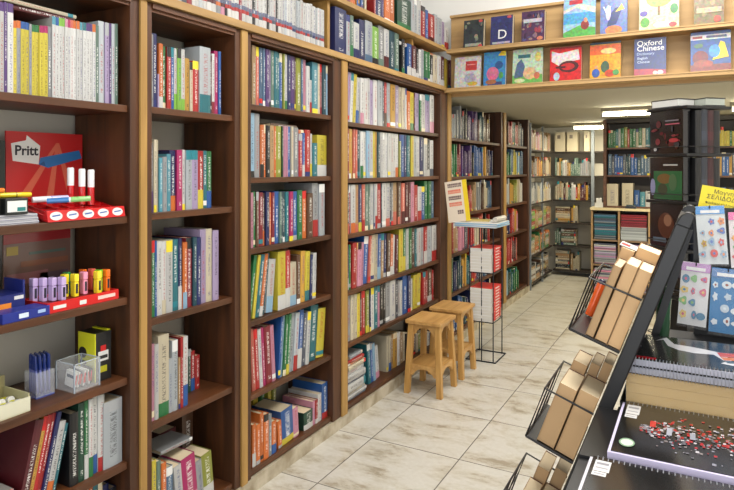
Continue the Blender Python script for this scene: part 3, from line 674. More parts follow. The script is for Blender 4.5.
for k, (dy, dx, c) in enumerate(hl):
    cc = shade(c, 1.1)
    t_ = thing('highlighter', (-.09+dx, 1.335+dy, z2+.0272), '%s highlighter standing in red tray, %s from left' % (hn[c], ordw(k)), 'highlighter', 'highlighters in the red tray')
    MB().box(-.012, .012, -.0085, .0085, 0, .05, cc).build('barrel', 'gloss', t_, bevel=.003)
    MB().box(-.0125, .0125, -.009, .009, .0502, .078, cc).build('cap', 'gloss', t_, bevel=.003)
    MB().box(.0122, .0127, -.004, .004, .012, .045, (.15,.15,.2)).build('print', PR, t_)
# blue boxes at left
t = thing('display_box', (-.14, 1.085, z2+.0006), 'tall blue cardboard display box with orange and white pictures', 'box')
q = MB().box(-.06, .05, -.10, .085, 0, .07, (.10,.14,.40)).box(-.06, -.052, -.10, .055, .07, .16, (.10,.12,.35)).box(-.052,.05,.078,.085,.07,.11,(.10,.14,.42))
q.build('box', PR, t)
q = MB().box(.0503, .0512, -.09, .0, .03, .06, (.75,.68,.55)).box(.0514, .052, -.02, .04, .015, .045, (.85,.5,.15)).box(-.0515,-.0505,-.08,.02,.1,.13,(.6,.55,.5)).box(.0503,.0512,.05,.08,.052,.063,'wh')
q.build('printed_picture', PR, t)
t = thing('flat_tray', (-.05, 1.135, z2+.0006), 'low blue cardboard tray in front of the tall blue box', 'tray')
MB().box(-.035, .035, -.08, .07, 0, .03, (.10,.16,.50)).build('tray', PR, t, bevel=.001)
MB().box(.0352, .036, -.03, .0, .008, .022, (.8,.85,.9)).box(.0352,.036,.03,.055,.012,.022,(.6,.7,.85)).build('printed_label', PR, t)
# fourth shelf: chalk box, pen pot, acrylic holder, yellow box
t = thing('carton', (-.10, 1.075, z3+.0006), 'open cream carton full of yellow and white sticks', 'box')
q = MB().box(-.07, .07, -.075, .075, 0, .004, (.75,.74,.62)).box(.066,.07,-.075,.075,.004,.045,(.80,.79,.70)).box(-.07,-.066,-.075,.075,.004,.09,(.55,.52,.36)).box(-.066,.066,.071,.075,.004,.055,(.66,.64,.50)).box(-.066,.066,-.075,-.071,.004,.055,(.66,.64,.5))
q.build('box', PR, t)
for k in range(10):
    xx = -.045+.045*(k//5)+random.uniform(-.003, .003); yy = -.056+.028*(k % 5)
    s_ = thing('glue_stick', (-.10+xx, 1.075+yy, z3+.0165), 'yellow and white stick lying in the open cream carton', 'glue stick', 'sticks in the cream carton', (0, PI/2-.25, 0))
    MB().lathe([(0,0),(.011,0),(.011,.034)], (.80,.78,.15), 10).build('barrel', 'gloss', s_, smooth=True)
    MB().lathe([(.0112,.034),(.0112,.05),(0,.05)], 'wh', 10).build('cap', 'gloss', s_, smooth=True)
t = thing('pen_pot', (-.13, 1.245, z3+.0006), 'see-through pot crammed with blue pens', 'pen pot')
MB().box(-.032,.032,-.032,.032,0,.004,(.3,.35,.6)).build('base', 'gloss', t)
q = MB()
for a in range(4):
    Mx = Matrix.Rotation(a*PI/2, 4, 'Z'); q.box(.030, .032, -.032, .032, .004, .085, 'wh', Mx)
q.build('wall', 'clear', t)
for k in range(16):
    a, b_ = (k % 4-1.5)*.0135, (k//4-1.5)*.0135
    s_ = thing('ball_pen', (-.13+a, 1.245+b_, z3+.006), 'blue ball pen standing in the see-through pot', 'pen', 'blue pens in the pot', (a*2.0, b_*2.0, 0))
    MB().lathe([(0,0),(.002,.006),(.0042,.014),(.0042,.085)], (.35,.38,.62), 8).build('barrel', 'gloss', s_, smooth=True)
    MB().lathe([(.0052,.085),(.0055,.128),(.003,.134),(0,.134)], (.08,.16,.42), 8).build('cap', 'gloss', s_, smooth=True)
t = thing('acrylic_holder', (-.085, 1.355, z3+.0006), 'clear square plastic holder with small white and dark cards', 'holder')
q = MB(); q.box(-.05,.05,-.05,.05,0,.004,'wh')
for a in range(4):
    Mx = Matrix.Rotation(a*PI/2, 4, 'Z'); q.box(.047, .05, -.05, .05, .004, .095, 'wh', Mx)
q.build('box', 'clear', t)
q = MB()
for a in range(4):
    Mx = Matrix.Rotation(a*PI/2, 4, 'Z'); q.box(.0465, .0505, -.0505, .0505, .095, .0975, (.7,.73,.75), Mx); q.box(.0465,.0505,.0465,.0505,0,.095,(.62,.66,.7),Mx)
q.build('rim', 'gloss', t)
for k in range(7):
    c = ('wh', 'wh', 'sl', 'wh', 'gy', 'wh', 'bk')[k]; n_ = {'wh': 'white', 'sl': 'slate', 'gy': 'grey', 'bk': 'black'}[c]
    o = MB().box(-.027, .027, -.002, .002, 0, .052, c).box(-.02, .02, -.0025, -.0021, .03, .04, 'sl').box(.0272,.0276,-.0018,.0018,.01,.045,'rd').build('card', PR, loc=(-.085, 1.324+.0105*k, z3+.0115), rot=(random.uniform(-.15,.15), .1, random.uniform(-.15,.15)))
    tag(o, 'small %s card standing in the clear square holder' % n_, 'card', 'small cards in the clear holder %s' % n_)
t = thing('carton', (-.11, 1.44, z3+.0006), 'upright yellow and black box with red and white emblem', 'box')
q = MB(); q.box(-.045, .045, -.034, .034, 0, .172, [(.1,.1,.1),(.12,.12,.1),(.80,.80,.12),(.10,.10,.10),(.80,.80,.12),(.10,.10,.10)]); q.build('carton', PR, t)
q = MB().box(.0452,.0458,-.02,.022,.07,.105,'wh').box(.0452,.0458,-.01,.012,.105,.125,'rd').box(.0459,.0462,-.016,.018,.078,.09,(.15,.15,.15)).box(.0452,.0458,-.018,.016,.03,.052,(.7,.68,.1)).face([(-.02+.022*math.cos(a),-.0343,.10+.02*math.sin(a)) for a in [2*PI*i/14 for i in range(14)]],'bk').box(-.035,.0,-.0347,-.0342,.06,.072,'bk').box(.0452,.0456,-.034,-.03,0,.172,(.8,.8,.12))
q.build('printed_emblem', PR, t)
MB().box(-.04,.04,.02,.033,.1722,.176,(.8,.8,.12)).build('flap', PR, t)
# fifth shelf left: red and grey carton
t = thing('carton', (-.115, 1.04, z4+.0006), 'red and grey carton with white label beside leaning books', 'box')
MB().box(-.08,.08,-.13,.06,0,.085,[(.3,.3,.3),(.50,.49,.47),(.6,.1,.1),(.68,.14,.13),(.6,.1,.1),(.4,.1,.1)]).build('carton', PR, t, bevel=.002)
MB().box(.0803,.081,-.13,.06,.058,.083,(.62,.60,.58)).box(.0803,.081,-.02,.03,.02,.045,(.85,.82,.78)).box(.0811,.0814,0,.05,.066,.073,'rd').build('printed_label', PR, t)
# dark magazine leaning at the back of that shelf
tag(MB().box(0,.02,-.1,.06,0,.2,(.25,.14,.24)).build('magazine','print',loc=(-.26,1.16,z4+.001)), 'dark purple magazine upright at back, fifth shelf of nearest bookcase', 'magazine')

# ------------------------------------------------------------------ stools
def stool(loc, label, yaw=0):
    t = thing('stool', loc, label, 'stool', 'two low wooden stools', (0, 0, yaw))
    H = .49
    q = MB(); n = 8
    q.box(-.128, .128, -.142, .142, H-.026, H, 'wh')
    q.build('seat', 'stool_x', t, bevel=.006)
    T = .095; Bm = .117   # leg centre at top / floor (x); y a little more
    def P(sx, sy, z):
        k = 1-z/(H-.026); return (sx*(T+(Bm-T)*k), sy*(T+.010+(Bm-T+.004)*k))
    for sx in (-1, 1):
        for sy in (-1, 1):
            pts = []
            for z in (0, H-.0265):
                cx, cy = P(sx, sy, z); h_ = .0185
                pts += [(cx-h_, cy-h_, z), (cx+h_, cy-h_, z), (cx+h_, cy+h_, z), (cx-h_, cy+h_, z)]
            MB().hexa(pts, 'wh').build('leg', 'stool_v', t, bevel=.003)
    def rail(z0, z1, arch, axis, s):
        # board with an arched lower edge and small shoulders
        ca = P(1, 1, (z0+z1)/2); half = (ca[0] if axis == 'x' else ca[1])-.0155
        off = (ca[1] if axis == 'x' else ca[0])*s
        prof = [(-half, z0), (-half*.86, z0)]
        m_ = 16
        for i in range(m_+1):
            f = -1+2*i/m_; r_ = (1-abs(f)**2.2)
            sh = arch*.35 if .02 < r_ else 0
            prof.append((half*.80*f, z0+sh*(1 if 0 < i < m_ else 0)+(arch-sh)*max(0, (1-(f/.78)**2))**.5 if abs(f) < .78 else z0+(sh if 0 < i < m_ else 0)))
        prof += [(half*.86, z0), (half, z0), (half, z1), (-half, z1)]
        q = MB()
        th = .009
        # build as strips so the concave outline stays clean
        pr = prof[:-2]
        for (a, za_), (b_, zb_) in zip(pr[:-1], pr[1:]):
            if b_-a < 1e-6: continue
            A = [(a, -th, za_), (b_, -th, zb_), (b_, th, zb_), (a, th, za_), (a, -th, z1), (b_, -th, z1), (b_, th, z1), (a, th, z1)]
            pp = [((x_, off+y_, z_) if axis == 'x' else (off+y_, x_, z_)) for x_, y_, z_ in A]
            f4 = [(3,2,1,0),(4,5,6,7),(0,1,5,4),(2,3,7,6)]
            for f_ in f4: q.face([pp[i] for i in f_], 'wh')
        return q
    for s in (-1, 1):
        rail(H-.095, H-.0265, .045, 'x', s).build('apron', 'stool_x', t)
        rail(H-.095, H-.0265, .045, 'y', s).build('apron', 'stool_x', t)
        rail(.125, .195, .045, 'x', s).build('stretcher', 'stool_x', t)
        rail(.125, .195, .045, 'y', s).build('stretcher', 'stool_x', t)
    MB().box(-.095, .095, -.108, .108, .180, .194, 'wh').build('lower_shelf', 'stool_x', t)
stool((.212, 3.80, 0), 'nearer low wooden stool with arched rails, in front of the wide bookcase')
stool((.212, 4.21, 0), 'farther low wooden stool, beside the wire magazine stand')

# ------------------------------------------------------------------ wire stand with books and newspapers
t = thing('wire_stand', (.325, 4.665, 0), 'dark blue wire floor stand carrying stacks of red and white books', 'stand')
q = MB().tube([(-.12,-.14,.006),(.115,-.14,.006),(.115,.14,.006),(-.12,.14,.006)], .0055, 'nv', 6, True); q.build('base', 'wire', t)
for sx, sy in ((-.12,-.14),(0.0,-.14),(.115,-.14),(.115,.14),(-.12,.14)):
    MB().tube([(sx*.8, sy*.85, .006),(sx*.8, sy*.85, 1.05)], .0045, 'nv', 6).build('post', 'wire', t)
for z_ in (.305, .685, 1.035):
    q = MB().tube([(-.10,-.125,z_),(.095,-.125,z_),(.095,.125,z_),(-.10,.125,z_)], .004, 'nv', 6, True)
    for k in range(5): q.tube([(-.10+.195*k/4, -.125, z_), (-.10+.195*k/4, .125, z_)], .003, 'nv', 5)
    q.build('tray', 'wire', t)
for base, n_, nm in ((.310, 11, 'lower'), (.690, 8, 'upper')):
    zz = base
    for k in range(n_):
        th = .0235; mb_ = MB(); L_, D_ = .245, .175
        mb_.box(-D_+.001, -.003, -L_/2+.001, L_/2-.001, -th/2+.0018, th/2-.0026, (.84,.83,.80)).box(-D_, -.001, -L_/2, L_/2, -th/2, -th/2+.0018, 'wh').box(-D_, -.001, -L_/2, L_/2, th/2-.0026, th/2-.0008, (.8,.2,.18) if k == n_-1 else 'wh')
        mb_.box(-.001, 0, -L_/2, L_/2, -th/2, th/2-.0008, (.78,.13,.12)).box(0, .0006, -L_*.1, L_*.3, -th*.2, th*.15, 'wh').box(0, .0005, -L_/2, -L_*.36, -th/2, th/2-.001, 'wh')
        o = mb_.build('book', 'print', weld=False, loc=(.408, 4.665+random.uniform(-.004, .004), zz+th/2), rot=(0, 0, random.uniform(-.03, .03)))
        tag(o, 'white book with red spine in the %s stack of wire stand, %s' % (nm, 'at its bottom' if k == 0 else 'on its top' if k == n_-1 else ordw(k)+' from bottom'), 'book', 'red and white books in the wire stand'); zz += th
zz = 1.0405
for k in range(5):
    q = MB().box(-.19,.16,-.17,.17,0,.0068,('wh','lb','wh','lb','wh')[k]); 
    o = q.build('newspaper', 'print', loc=(.30+.01*(k%2), 4.665, zz), rot=(0, 0, (-.03,.02,-.01,.04,0)[k]), bevel=.002)
    tag(o, 'folded pale newspaper on top of wire stand, %s' % ('bottom one', 'second up', 'middle one', 'fourth up', 'top one')[k], 'newspaper', 'newspapers on the wire stand'); zz += .0075
# crumpled roll at the right end and small magazines
o = MB().tube([(0,-.13,.022),(.004,-.05,.024),(-.003,.05,.021),(0,.12,.023)], .020, (.74,.72,.68), 10).build('rolled_newspaper', 'print', smooth=True, loc=(.43, 4.68, zz))
tag(o, 'rolled pale newspaper at the right end of the newspaper pile', 'newspaper')
o = MB().box(-.09,.09,-.07,.07,0,.012,(.74,.65,.35)).box(-.085,.085,-.0705,-.07,.004,.006,'wh').build('magazine', 'print', loc=(.27, 4.63, zz), rot=(0,0,.2)); tag(o, 'small yellow magazine lying on the newspapers', 'magazine')
# leaning poster sign
t = thing('leaflet_sign', (xu(459, 4.50), 4.50, zz+.001), 'white and yellow sign with rows of red lettering, leaning on wire stand', 'sign', rot=(-.12, math.radians(-9), .02))
MB().box(-.085,.06,-.002,.002,0,.325,(.86,.80,.72)).box(.06,.095,-.002,.002,0,.325,(.88,.76,.12)).build('board', PR, t)
q = MB()
rr_ = random.Random(3)
for r_ in range(5):
    z_ = .275-.05*r_; c = (.30,.16,.20) if r_ % 2 == 0 else (.84,.34,.18)
    if r_ == 4: z_ = .06
    x_ = -.062 if r_ < 4 else -.0
    while x_ < .04:
        wd = rr_.uniform(.008, .014); q.box(x_, x_+wd, -.0028, -.0021, z_, z_+.03, c); q.box(x_+wd*.4, x_+wd*.75, -.0031, -.0027, z_+.008, z_+.018, (.86,.80,.72)); x_ += wd+.004
q.build('lettering', PR, t)

# ------------------------------------------------------------------ face-out books on the display rack
def face_book(u0, u1, v0, v1, y, zb, base, art, label, txts=(), th=.03, spine=None, back=None, fixed=None):
    x0, x1 = xu(u0, y), xu(u1, y); ym = y; xm = (x0+x1)/2
    h = zv(v0, xm, ym)-zb if v0 > 0 else (fixed or .27)
    w = x1-x0; base = shade(base, .84); art = [(p_, shade(c_, .86)) for p_, c_ in art]
    t_ = thing('picture_book', (xm, y+.004, zb+.0006), label, 'book', 'books standing face-out on the display rack', (-.10, 0, 0))
    sp = spine or shade(base, .75)
    q = MB().box(-w/2, w/2, 0, .002, 0, h, base).box(-w/2, w/2, th-.002, th, 0, h, back or shade(base, .7)).box(-w/2, -w/2+.002, .002, th-.002, 0, h, sp)
    q.build('cover', 'art', t_)
    MB().box(-w/2+.002, w/2-.003, .002, th-.002, .002, h-.003, PAGES).build('pages', 'paper', t_)
    q = MB()
    for k, (poly, c) in enumerate(art): q.face([((a-.5)*w, -.0004-.0003*k, b_*h) for a, b_ in poly], c)
    if art: q.build('cover_print', 'art', t_, weld=False)
    for (s_, sz, c, a, b_) in txts:
        text_mesh(s_, sz*w, c, 'lettering', t_, Matrix.Translation(((a-.5)*w, -.0004-.0003*len(art)-.001, b_*h)) @ Matrix.Rotation(PI/2, 4, 'X'))
    return t_
R_ = lambda a, b_, c, d: [(a, b_), (c, b_), (c, d), (a, d)]
def blobs(n, seed, cols, x0=.08, x1=.92, y0=.1, y1=.9, r=(.03, .1)):
    g_ = random.Random(seed); out = []
    for _ in range(n):
        a, b_ = g_.uniform(x0, x1), g_.uniform(y0, y1); rx, ry = g_.uniform(*r), g_.uniform(*r)
        rx = min(rx, a, 1-a); ry = min(ry, b_, 1-b_)
        out.append((ell(a, b_, rx, ry, 9), g_.choice(cols)))
    return out
YD = 4.60; ZL = 2.139; ZU = 2.451
face_book(463, 483, 19, 46, YD, ZU, (.16,.20,.22), blobs(16, 1, [(.5,.5,.42),(.28,.36,.36),(.6,.58,.45),(.12,.15,.17)])+[(R_(.1,.06,.9,.16),(.65,.65,.6)), (ell(.85,.06,.1,.05),(.8,.25,.25)), (ell(.85,.93,.1,.05),(.8,.3,.3))], 'dark green book with pale ornament, leftmost on the upper display tier', th=.05)
face_book(490, 512, 15, 43, YD, ZU, (.18,.20,.42), blobs(8, 2, [(.22,.26,.5),(.15,.17,.36)])+[(R_(.1,.05,.9,.12),(.7,.68,.75)), (ell(.85,.94,.1,.05),(.75,.3,.35))], 'navy book with big white letter D on the upper display tier', [('D', .6, 'wh', .32, .22)], th=.05)
face_book(521, 544, 10, 41, YD, ZU, (.32,.20,.34), blobs(30, 3, [(.6,.25,.3),(.3,.3,.5),(.5,.42,.5),(.2,.12,.25),(.6,.5,.45)])+[(R_(.1,.62,.9,.74),(.75,.72,.78)), (ell(.82,.1,.13,.06),(.85,.5,.4))], 'purple and red patterned book, third on the upper display tier', th=.05)
face_book(563, 595, -6, 36, YD, ZU, (.62,.76,.86), [(R_(0,.35,1,.62),(.32,.62,.80)), ([(0,0),(1,0),(1,.22),(.5,.3),(0,.14)],(.35,.66,.32)), ([(0,.62),(.4,.75),(1,.58),(1,.72),(.5,.85),(0,.7)],(.86,.82,.78)), (ell(.68,.3,.13,.12),(.55,.22,.2)), (ell(.7,.42,.06,.06),(.84,.6,.45)), (R_(.18,.84,.6,.95),(.78,.24,.3))], 'light blue comic album with green ground, fourth on the upper display tier', fixed=.30)
face_book(600, 627, -4, 31, YD, ZU, (.42,.50,.72), [(ell(.5,.1,.32,.12),(.8,.5,.3)), ([(.25,.2),(.6,.25),(.85,.7),(.55,.65),(.35,.5)],(.2,.25,.45)), ([(.55,.55),(.9,.6),(.8,.75)],(.84,.74,.3)), (ell(.3,.55,.1,.2),(.75,.78,.85)), (ell(.88,.96,.08,.03),'rd')], 'blue book with a dark figure and orange base, fifth on the upper tier', [('V', .5, 'wh', .1, .5)], fixed=.29)
face_book(639, 679, -6, 27, YD, ZU, (.84,.86,.66), [(ell(.5,.75,.32,.2),(.55,.72,.25)), (ell(.6,.8,.16,.08),(.8,.6,.25)), (R_(.47,.35,.53,.58),(.5,.38,.2)), (ell(.15,.2,.12,.12),(.35,.6,.25)), (ell(.12,.42,.1,.07),(.35,.3,.6)), (ell(.88,.48,.1,.12),(.2,.5,.25)), (ell(.6,.12,.25,.07),(.85,.85,.88)), (ell(.85,.1,.1,.06),(.8,.3,.3))], 'pale yellow picture book with a round green tree on the upper tier', fixed=.29)
face_book(694, 724, -8, 20, YD, ZU, (.50,.44,.30), blobs(14, 5, [(.6,.5,.36),(.42,.4,.25),(.68,.6,.5)])+[(R_(.08,.28,.92,.4),(.72,.66,.52)), (ell(.78,.12,.12,.08),(.75,.3,.25))], 'brown and olive book, rightmost on the upper display tier', fixed=.29)
face_book(454, 480, 56, 87.5, YD, ZL, (.82,.81,.80), [(R_(.42,.55,.85,.85),(.75,.22,.22)), (ell(.6,.3,.22,.16),(.66,.64,.72)), (ell(.7,.12,.2,.07),(.84,.7,.3)), (R_(.48,.72,.8,.75),(.9,.6,.6))], 'white book with red square, leftmost on the lower display tier', th=.02)
face_book(483, 505, 51, 85, YD, ZL, (.20,.52,.75), [(ell(.42,.36,.28,.2),(.80,.42,.55)), (R_(.2,.0,.85,.12),(.22,.25,.45)), (ell(.35,.12,.25,.07),(.62,.4,.25)), (ell(.7,.6,.18,.12),(.12,.3,.5)), ([(.65,.88),(1,.86),(1,1),(.8,1)],(.86,.78,.15)), (ell(.8,.3,.1,.1),(.3,.6,.3))], 'blue and pink picture book with yellow corner on the lower tier', th=.03)
face_book(512, 542, 48, 83, YD, ZL, (.72,.80,.70), [(R_(0,0,1,.25),(.42,.68,.32)), ([(.05,.18),(.15,.6),(.3,.72),(.42,.5),(.35,.2)],(.30,.38,.52)), (ell(.58,.3,.22,.18),(.82,.68,.5)), (ell(.82,.22,.1,.1),(.75,.4,.3)), (R_(.18,.74,.6,.84),(.2,.4,.42)), (ell(.85,.75,.1,.14),(.8,.74,.4)), (ell(.25,.1,.18,.06),(.8,.84,.6))], 'pale green picture book with a grey rock, third on the lower tier')
face_book(549.5, 581, 46, 81, YD, ZL, (.80,.12,.14), [([(.05,.9),(.3,.82),(.9,.9),(.95,.6),(.6,.55),(.3,.45),(.05,.6)],(.84,.80,.80)), (ell(.6,.42,.32,.17),(.3,.1,.12)), (ell(.57,.42,.22,.10),(.76,.12,.14)), (R_(.2,.38,.5,.44),(.3,.1,.12)), (ell(.22,.15,.1,.12),(.68,.76,.84)), (R_(.0,.95,1,1),(.55,.08,.1))], 'red book with dark curled dragon shape, fourth on the lower tier', th=.045)
face_book(589.5, 620.5, 41, 78.5, YD, ZL, (.88,.62,.14), [(R_(0,.66,1,.92),(.84,.36,.16)), (ell(.6,.75,.25,.08),(.86,.75,.5)), (R_(0,.94,1,1),(.1,.25,.32)), (ell(.5,.32,.14,.16),(.25,.36,.26)), (ell(.2,.16,.13,.12),(.2,.35,.65)), (ell(.65,.14,.16,.1),(.78,.25,.12)), (ell(.22,.32,.06,.05),(.82,.6,.4)), (ell(.85,.15,.1,.08),(.3,.6,.3))], 'orange and yellow picture book, fifth on the lower tier', spine=(.2,.5,.5))
t_ = face_book(634, 666, 37, 75, YD, ZL, (.12,.20,.45), [([(0,0),(1,0),(1,.14),(.6,.17),(0,.2)],(.66,.22,.30)), (ell(.82,.07,.1,.06),(.86,.78,.78)), (ell(.66,.07,.07,.05),(.86,.78,.78))], 'navy dictionary with white title lettering, beside the orange picture book', [('Oxford', .265, 'wh', .08, .80), ('Chinese', .265, 'wh', .08, .66), ('Dictionary', .13, (.65,.72,.82), .08, .555), ('English', .12, (.75,.8,.88), .10, .44), ('Chinese', .12, (.75,.8,.88), .10, .34)])
face_book(690.5, 731, 30, 71.5, YD, ZL, (.16,.32,.58), [(R_(0,.8,1,.92),(.82,.82,.82)), (R_(.05,.83,.3,.89),(.55,.15,.15)), (R_(.4,.83,.9,.89),(.3,.3,.45)), (R_(0,.0,1,.18),(.5,.2,.16)), ([(.55,.28),(.95,.34),(.85,.7),(.75,.74)],(.84,.74,.12)), (ell(.6,.5,.14,.16),(.25,.55,.8)), (ell(.25,.35,.2,.18),(.45,.15,.18)), (ell(.32,.2,.25,.1),(.6,.25,.18)), (ell(.2,.65,.12,.06),(.3,.45,.35))], 'blue book with yellow triangle, rightmost on the lower display tier', th=.04, spine=(.6,.1,.1))

# ------------------------------------------------------------------ back corner: pale shelves and counter unit
GZ = (1.73, 1.394, 1.058, .74, .42, .08)
t = thing('shelf_unit', (-.1, 8.1, 0), 'dark metal shelf unit along the left wall in the back corner', 'shelf unit')
MB().box(-.22, -.2, -.64, .86, 0, 2.05).build('back_panel', 'wall', t)
for z_ in GZ: MB().box(-.2, .11, -.64, .58, z_-.02, z_).build('shelf', 'metalshelf', t)
for yy in (-.66, .0): MB().box(.085, .11, yy, yy+.02, 0, 2.05).build('post', 'steel', t)
t = thing('shelf_unit', (.35, 8.85, 0), 'metal shelf unit with old books across the back wall', 'shelf unit')
MB().box(-.3, .55, .11, .13, 0, 2.05).build('back_panel', 'wall', t)
for z_ in GZ: MB().box(-.34, .5, -.14, .11, z_-.02, z_).build('shelf', 'metalshelf', t)
MB().box(.17, .21, -.15, -.11, 0, 2.08).build('post', 'steel', t)
def fillb(mb_, z, zmax, axis, fixed, a0, a1, cols, h=(.16, .26), w=(.018, .035), d=.16, lay=0):
    """books of the far shelves, all into the one far mesh; axis 'y' = spine to +X, 'x' = spine to -Y"""
    cols = cols.split(); a = a0; i = 0
    while a < a1-.02:
        if lay and random.random() < lay:
            L_ = random.uniform(.18, .24)
            if a+L_ > a1: break
            zz_ = z
            while zz_ < min(zmax-.04, z+random.uniform(.15, .3)):
                th = random.uniform(.018, .04); c = random.choice(cols)
                R0 = Matrix.Translation((fixed, a+L_/2, zz_+th/2+.0002)) if axis == 'y' else Matrix.Translation((a+L_/2, fixed, zz_+th/2+.0002)) @ Matrix.Rotation(-PI/2, 4, 'Z')
                book_mesh(mb_, R0 @ Matrix.Rotation(PI/2, 4, 'X') @ Matrix.Translation((0, 0, -L_*.45)), th-.001, L_*.9, d, c, None, random.randrange(9999)); zz_ += th
            a += L_+.004
        else:
            ww = random.uniform(*w); hh = min(random.uniform(*h), zmax-z-.01); c = cols[min(len(cols)-1, int((a-a0)/(a1-a0)*len(cols)))] if random.random() < .7 else random.choice(cols)
            if a+ww > a1: break
            R0 = Matrix.Translation((fixed, a+ww/2, z)) if axis == 'y' else Matrix.Translation((a+ww/2, fixed, z)) @ Matrix.Rotation(-PI/2, 4, 'Z')
            cc = c.split('/')
            book_mesh(mb_, R0, ww*.97, hh, d, cc[0], cc[1] if len(cc) > 1 else None, random.randrange(9999)); a += ww
GC = ['tn pk cr wh tn', 'mr lg og gd bn cr tn', 'wh gy cr lg cr tn wh', 'cr tn rd cr lm tn', 'cr tn gn wh tn og', 'tn cr bn wh tn bk']
BC = ['', 'cr gd wh tn gg gg gg gy gy gg', 'cr tn wh cr gg wh rd gd wh mr bk', 'cr tn gd cr bn rd', 'gg cr cr bn', 'cr tn cr bk']
for i, z_ in enumerate(GZ):
    top = 2.05 if i == 0 else GZ[i-1]-.02
    fillb(mb, z_+.0003, top, 'y', -.0, 7.48, 8.62, GC[i], lay=0 if i < 3 else .25)
    if i: fillb(mb, z_+.0003, top, 'x', 8.74, .03, .50, BC[i], lay=0 if i < 3 else .6)
# cream filing boxes on the top back shelf
for k in range(3):
    t_ = thing('filing_box', (.10+.165*k if k < 2 else .46, 8.86, GZ[0]+.0006), 'cream filing box on the top shelf at the back, %s' % ('left', 'middle', 'right')[k], 'box', 'cream filing boxes at the back')
    wd = .07 if k < 2 else .035
    MB().box(-wd, wd, -.12, .1, 0, .27, (.80,.76,.66)).build('box', PR, t_); 
    MB().box(-wd*.5, wd*.1, -.122, -.1203, .18, .23, (.5,.46,.42)).build('label', PR, t_)
# counter unit, front at y = 7.6
t = thing('counter_unit', (1.0, 7.75, 0), 'low unit with pale counter top, piled with magazines', 'counter')
MB().box(-.33, 1.3, -.17, .2, 1.0, 1.03, (.82,.76,.60)).build('counter_top', PR, t, bevel=.003)
for z_ in (.06, .36, .655): MB().box(-.30, 1.28, -.14, .18, z_-.02, z_, (.5,.4,.3)).build('shelf', PR, t)
for x_ in (-.32, -.02, .30, .33): MB().box(x_, x_+.02, -.15, .18, 0, .999, (.62,.5,.34)).build('upright', PR, t)
MB().box(-.3, 1.28, .18, .195, 0, .999, (.3,.25,.2)).build('back_panel', PR, t)
mg = MB()
MC = {0: ['st','dt','gy','tl','sl'], 1: ['cm','mr','rd','lg','lg']}
for ci, (xa, xb_) in enumerate(((.705, .965), (1.0, 1.295))):
    for li, (zb, zt_) in enumerate(((.655, .97), (.36, .62), (.06, .33))):
        z_ = zb+.0005
        while z_ < zt_-.02:
            th = random.uniform(.006, .012)
            c = (random.choice(MC[0]) if ci == 0 else ('lg' if z_ < zb+.15 else random.choice(['cm', 'mr', 'rd']))) if li == 0 else random.choice(['lg', 'pk', 'gy', 'li', 'wh', 'sl'])
            s_ = random.uniform(-.006, .006)
            mg.box(xa+.01+s_, xb_-.01+s_, 7.63+s_, 7.85, z_, z_+th, shade(c, random.uniform(.75, 1.05))); z_ += th+.0006
tag(mg.build('magazines', 'print', weld=False), 'stacked magazines packed under the pale counter at the back', 'magazines', kind='stuff')
# upper shelves over the counter
t = thing('shelf_unit', (1.6, 7.8, 1.031), 'reddish wooden shelves with green and blue books above the counter', 'shelf unit')
for x_ in (xu(603, 7.64)-1.6, .75): MB().box(x_, x_+.035, -.14, .14, 0, 1.04).build('upright', 'bwood', t)
xl = xu(603, 7.64)-1.6+.036
for z_ in (.02, .385, .71): MB().box(xl, .75, -.13, .13, z_-.02, z_).build('shelf', 'bwood', t)
MB().box(xl, .75, -.14, .14, 1.0, 1.045).build('top_rail', 'metalshelf', t)
MB().box(xl, .75, .12, .135, .02, 1.0).build('back_panel', 'metalshelf', t)
fillb(mb, 1.7413, 2.0, 'x', 7.70, xu(608, 7.7), xu(655, 7.7), 'gn gn wh ol rd gg cr gn tl gn', h=(.2, .24), w=(.022, .04))
fillb(mb, 1.7413, 2.0, 'x', 7.70, xu(655, 7.7), 2.33, 'wh gn cr yw yw yw wh', h=(.16, .22), w=(.02, .03))
fillb(mb, 1.4163, 1.7, 'x', 7.70, xu(608, 7.7), xu(655, 7.7), 'st bl sl dt bl bl st wh cy', h=(.2, .26), w=(.022, .04))
fillb(mb, 1.4163, 1.7, 'x', 7.70, xu(655, 7.7), 2.33, 'wh tn sl gd bl wh', h=(.2, .26), w=(.022, .04))
for k, (ua, ub, h_, c, lb_) in enumerate(((607, 618, .26, 'cr', 'thick cream binder on the back counter, left one'), (622, 633, .27, 'cr', 'thick cream binder on the back counter, beside blue books'), (634, 639.5, .19, 'bl', 'thick blue book on the back counter'), (640, 645, .17, 'cy', 'turquoise book on the back counter'), (645.5, 650, .18, 'wh', 'white book at the right end of the back counter row'))):
    xa, xb_ = xu(ua, 7.68), xu(ub, 7.68)
    mb_ = MB(); book_mesh(mb_, Matrix(), xb_-xa, h_, .16, c, None, 77+k, style=0)
    tag(mb_.build('binder', 'book', weld=False, loc=((xa+xb_)/2, 7.675, 1.0517), rot=(0, 0, -PI/2)), lb_, 'binder')
fillb(mb, 1.0517, 1.38, 'x', 7.70, xu(653, 7.7), 2.33, 'tl sl rd lg bl gy', h=(.17, .24), w=(.022, .04))
tag(MB().box(-.045,.045,-.04,.04,0,.05,'wh').box(-.03,.03,-.02,.02,.0505,.11,'wh').build('paper_box', PR, loc=(xu(599, 7.65), 7.66, 1.0306), bevel=.003), 'small white box on the left end of the pale counter', 'box')
tag(MB().box(-.06,.06,-.03,.03,0,.03,(.06,.06,.08)).box(-.05,.05,-.02,.02,.0305,.045,(.25,.3,.3)).build('stapler', 'gloss', loc=(xu(631, 7.61), 7.612, 1.0306), bevel=.004), 'small black device at the front edge of the pale counter', 'device')
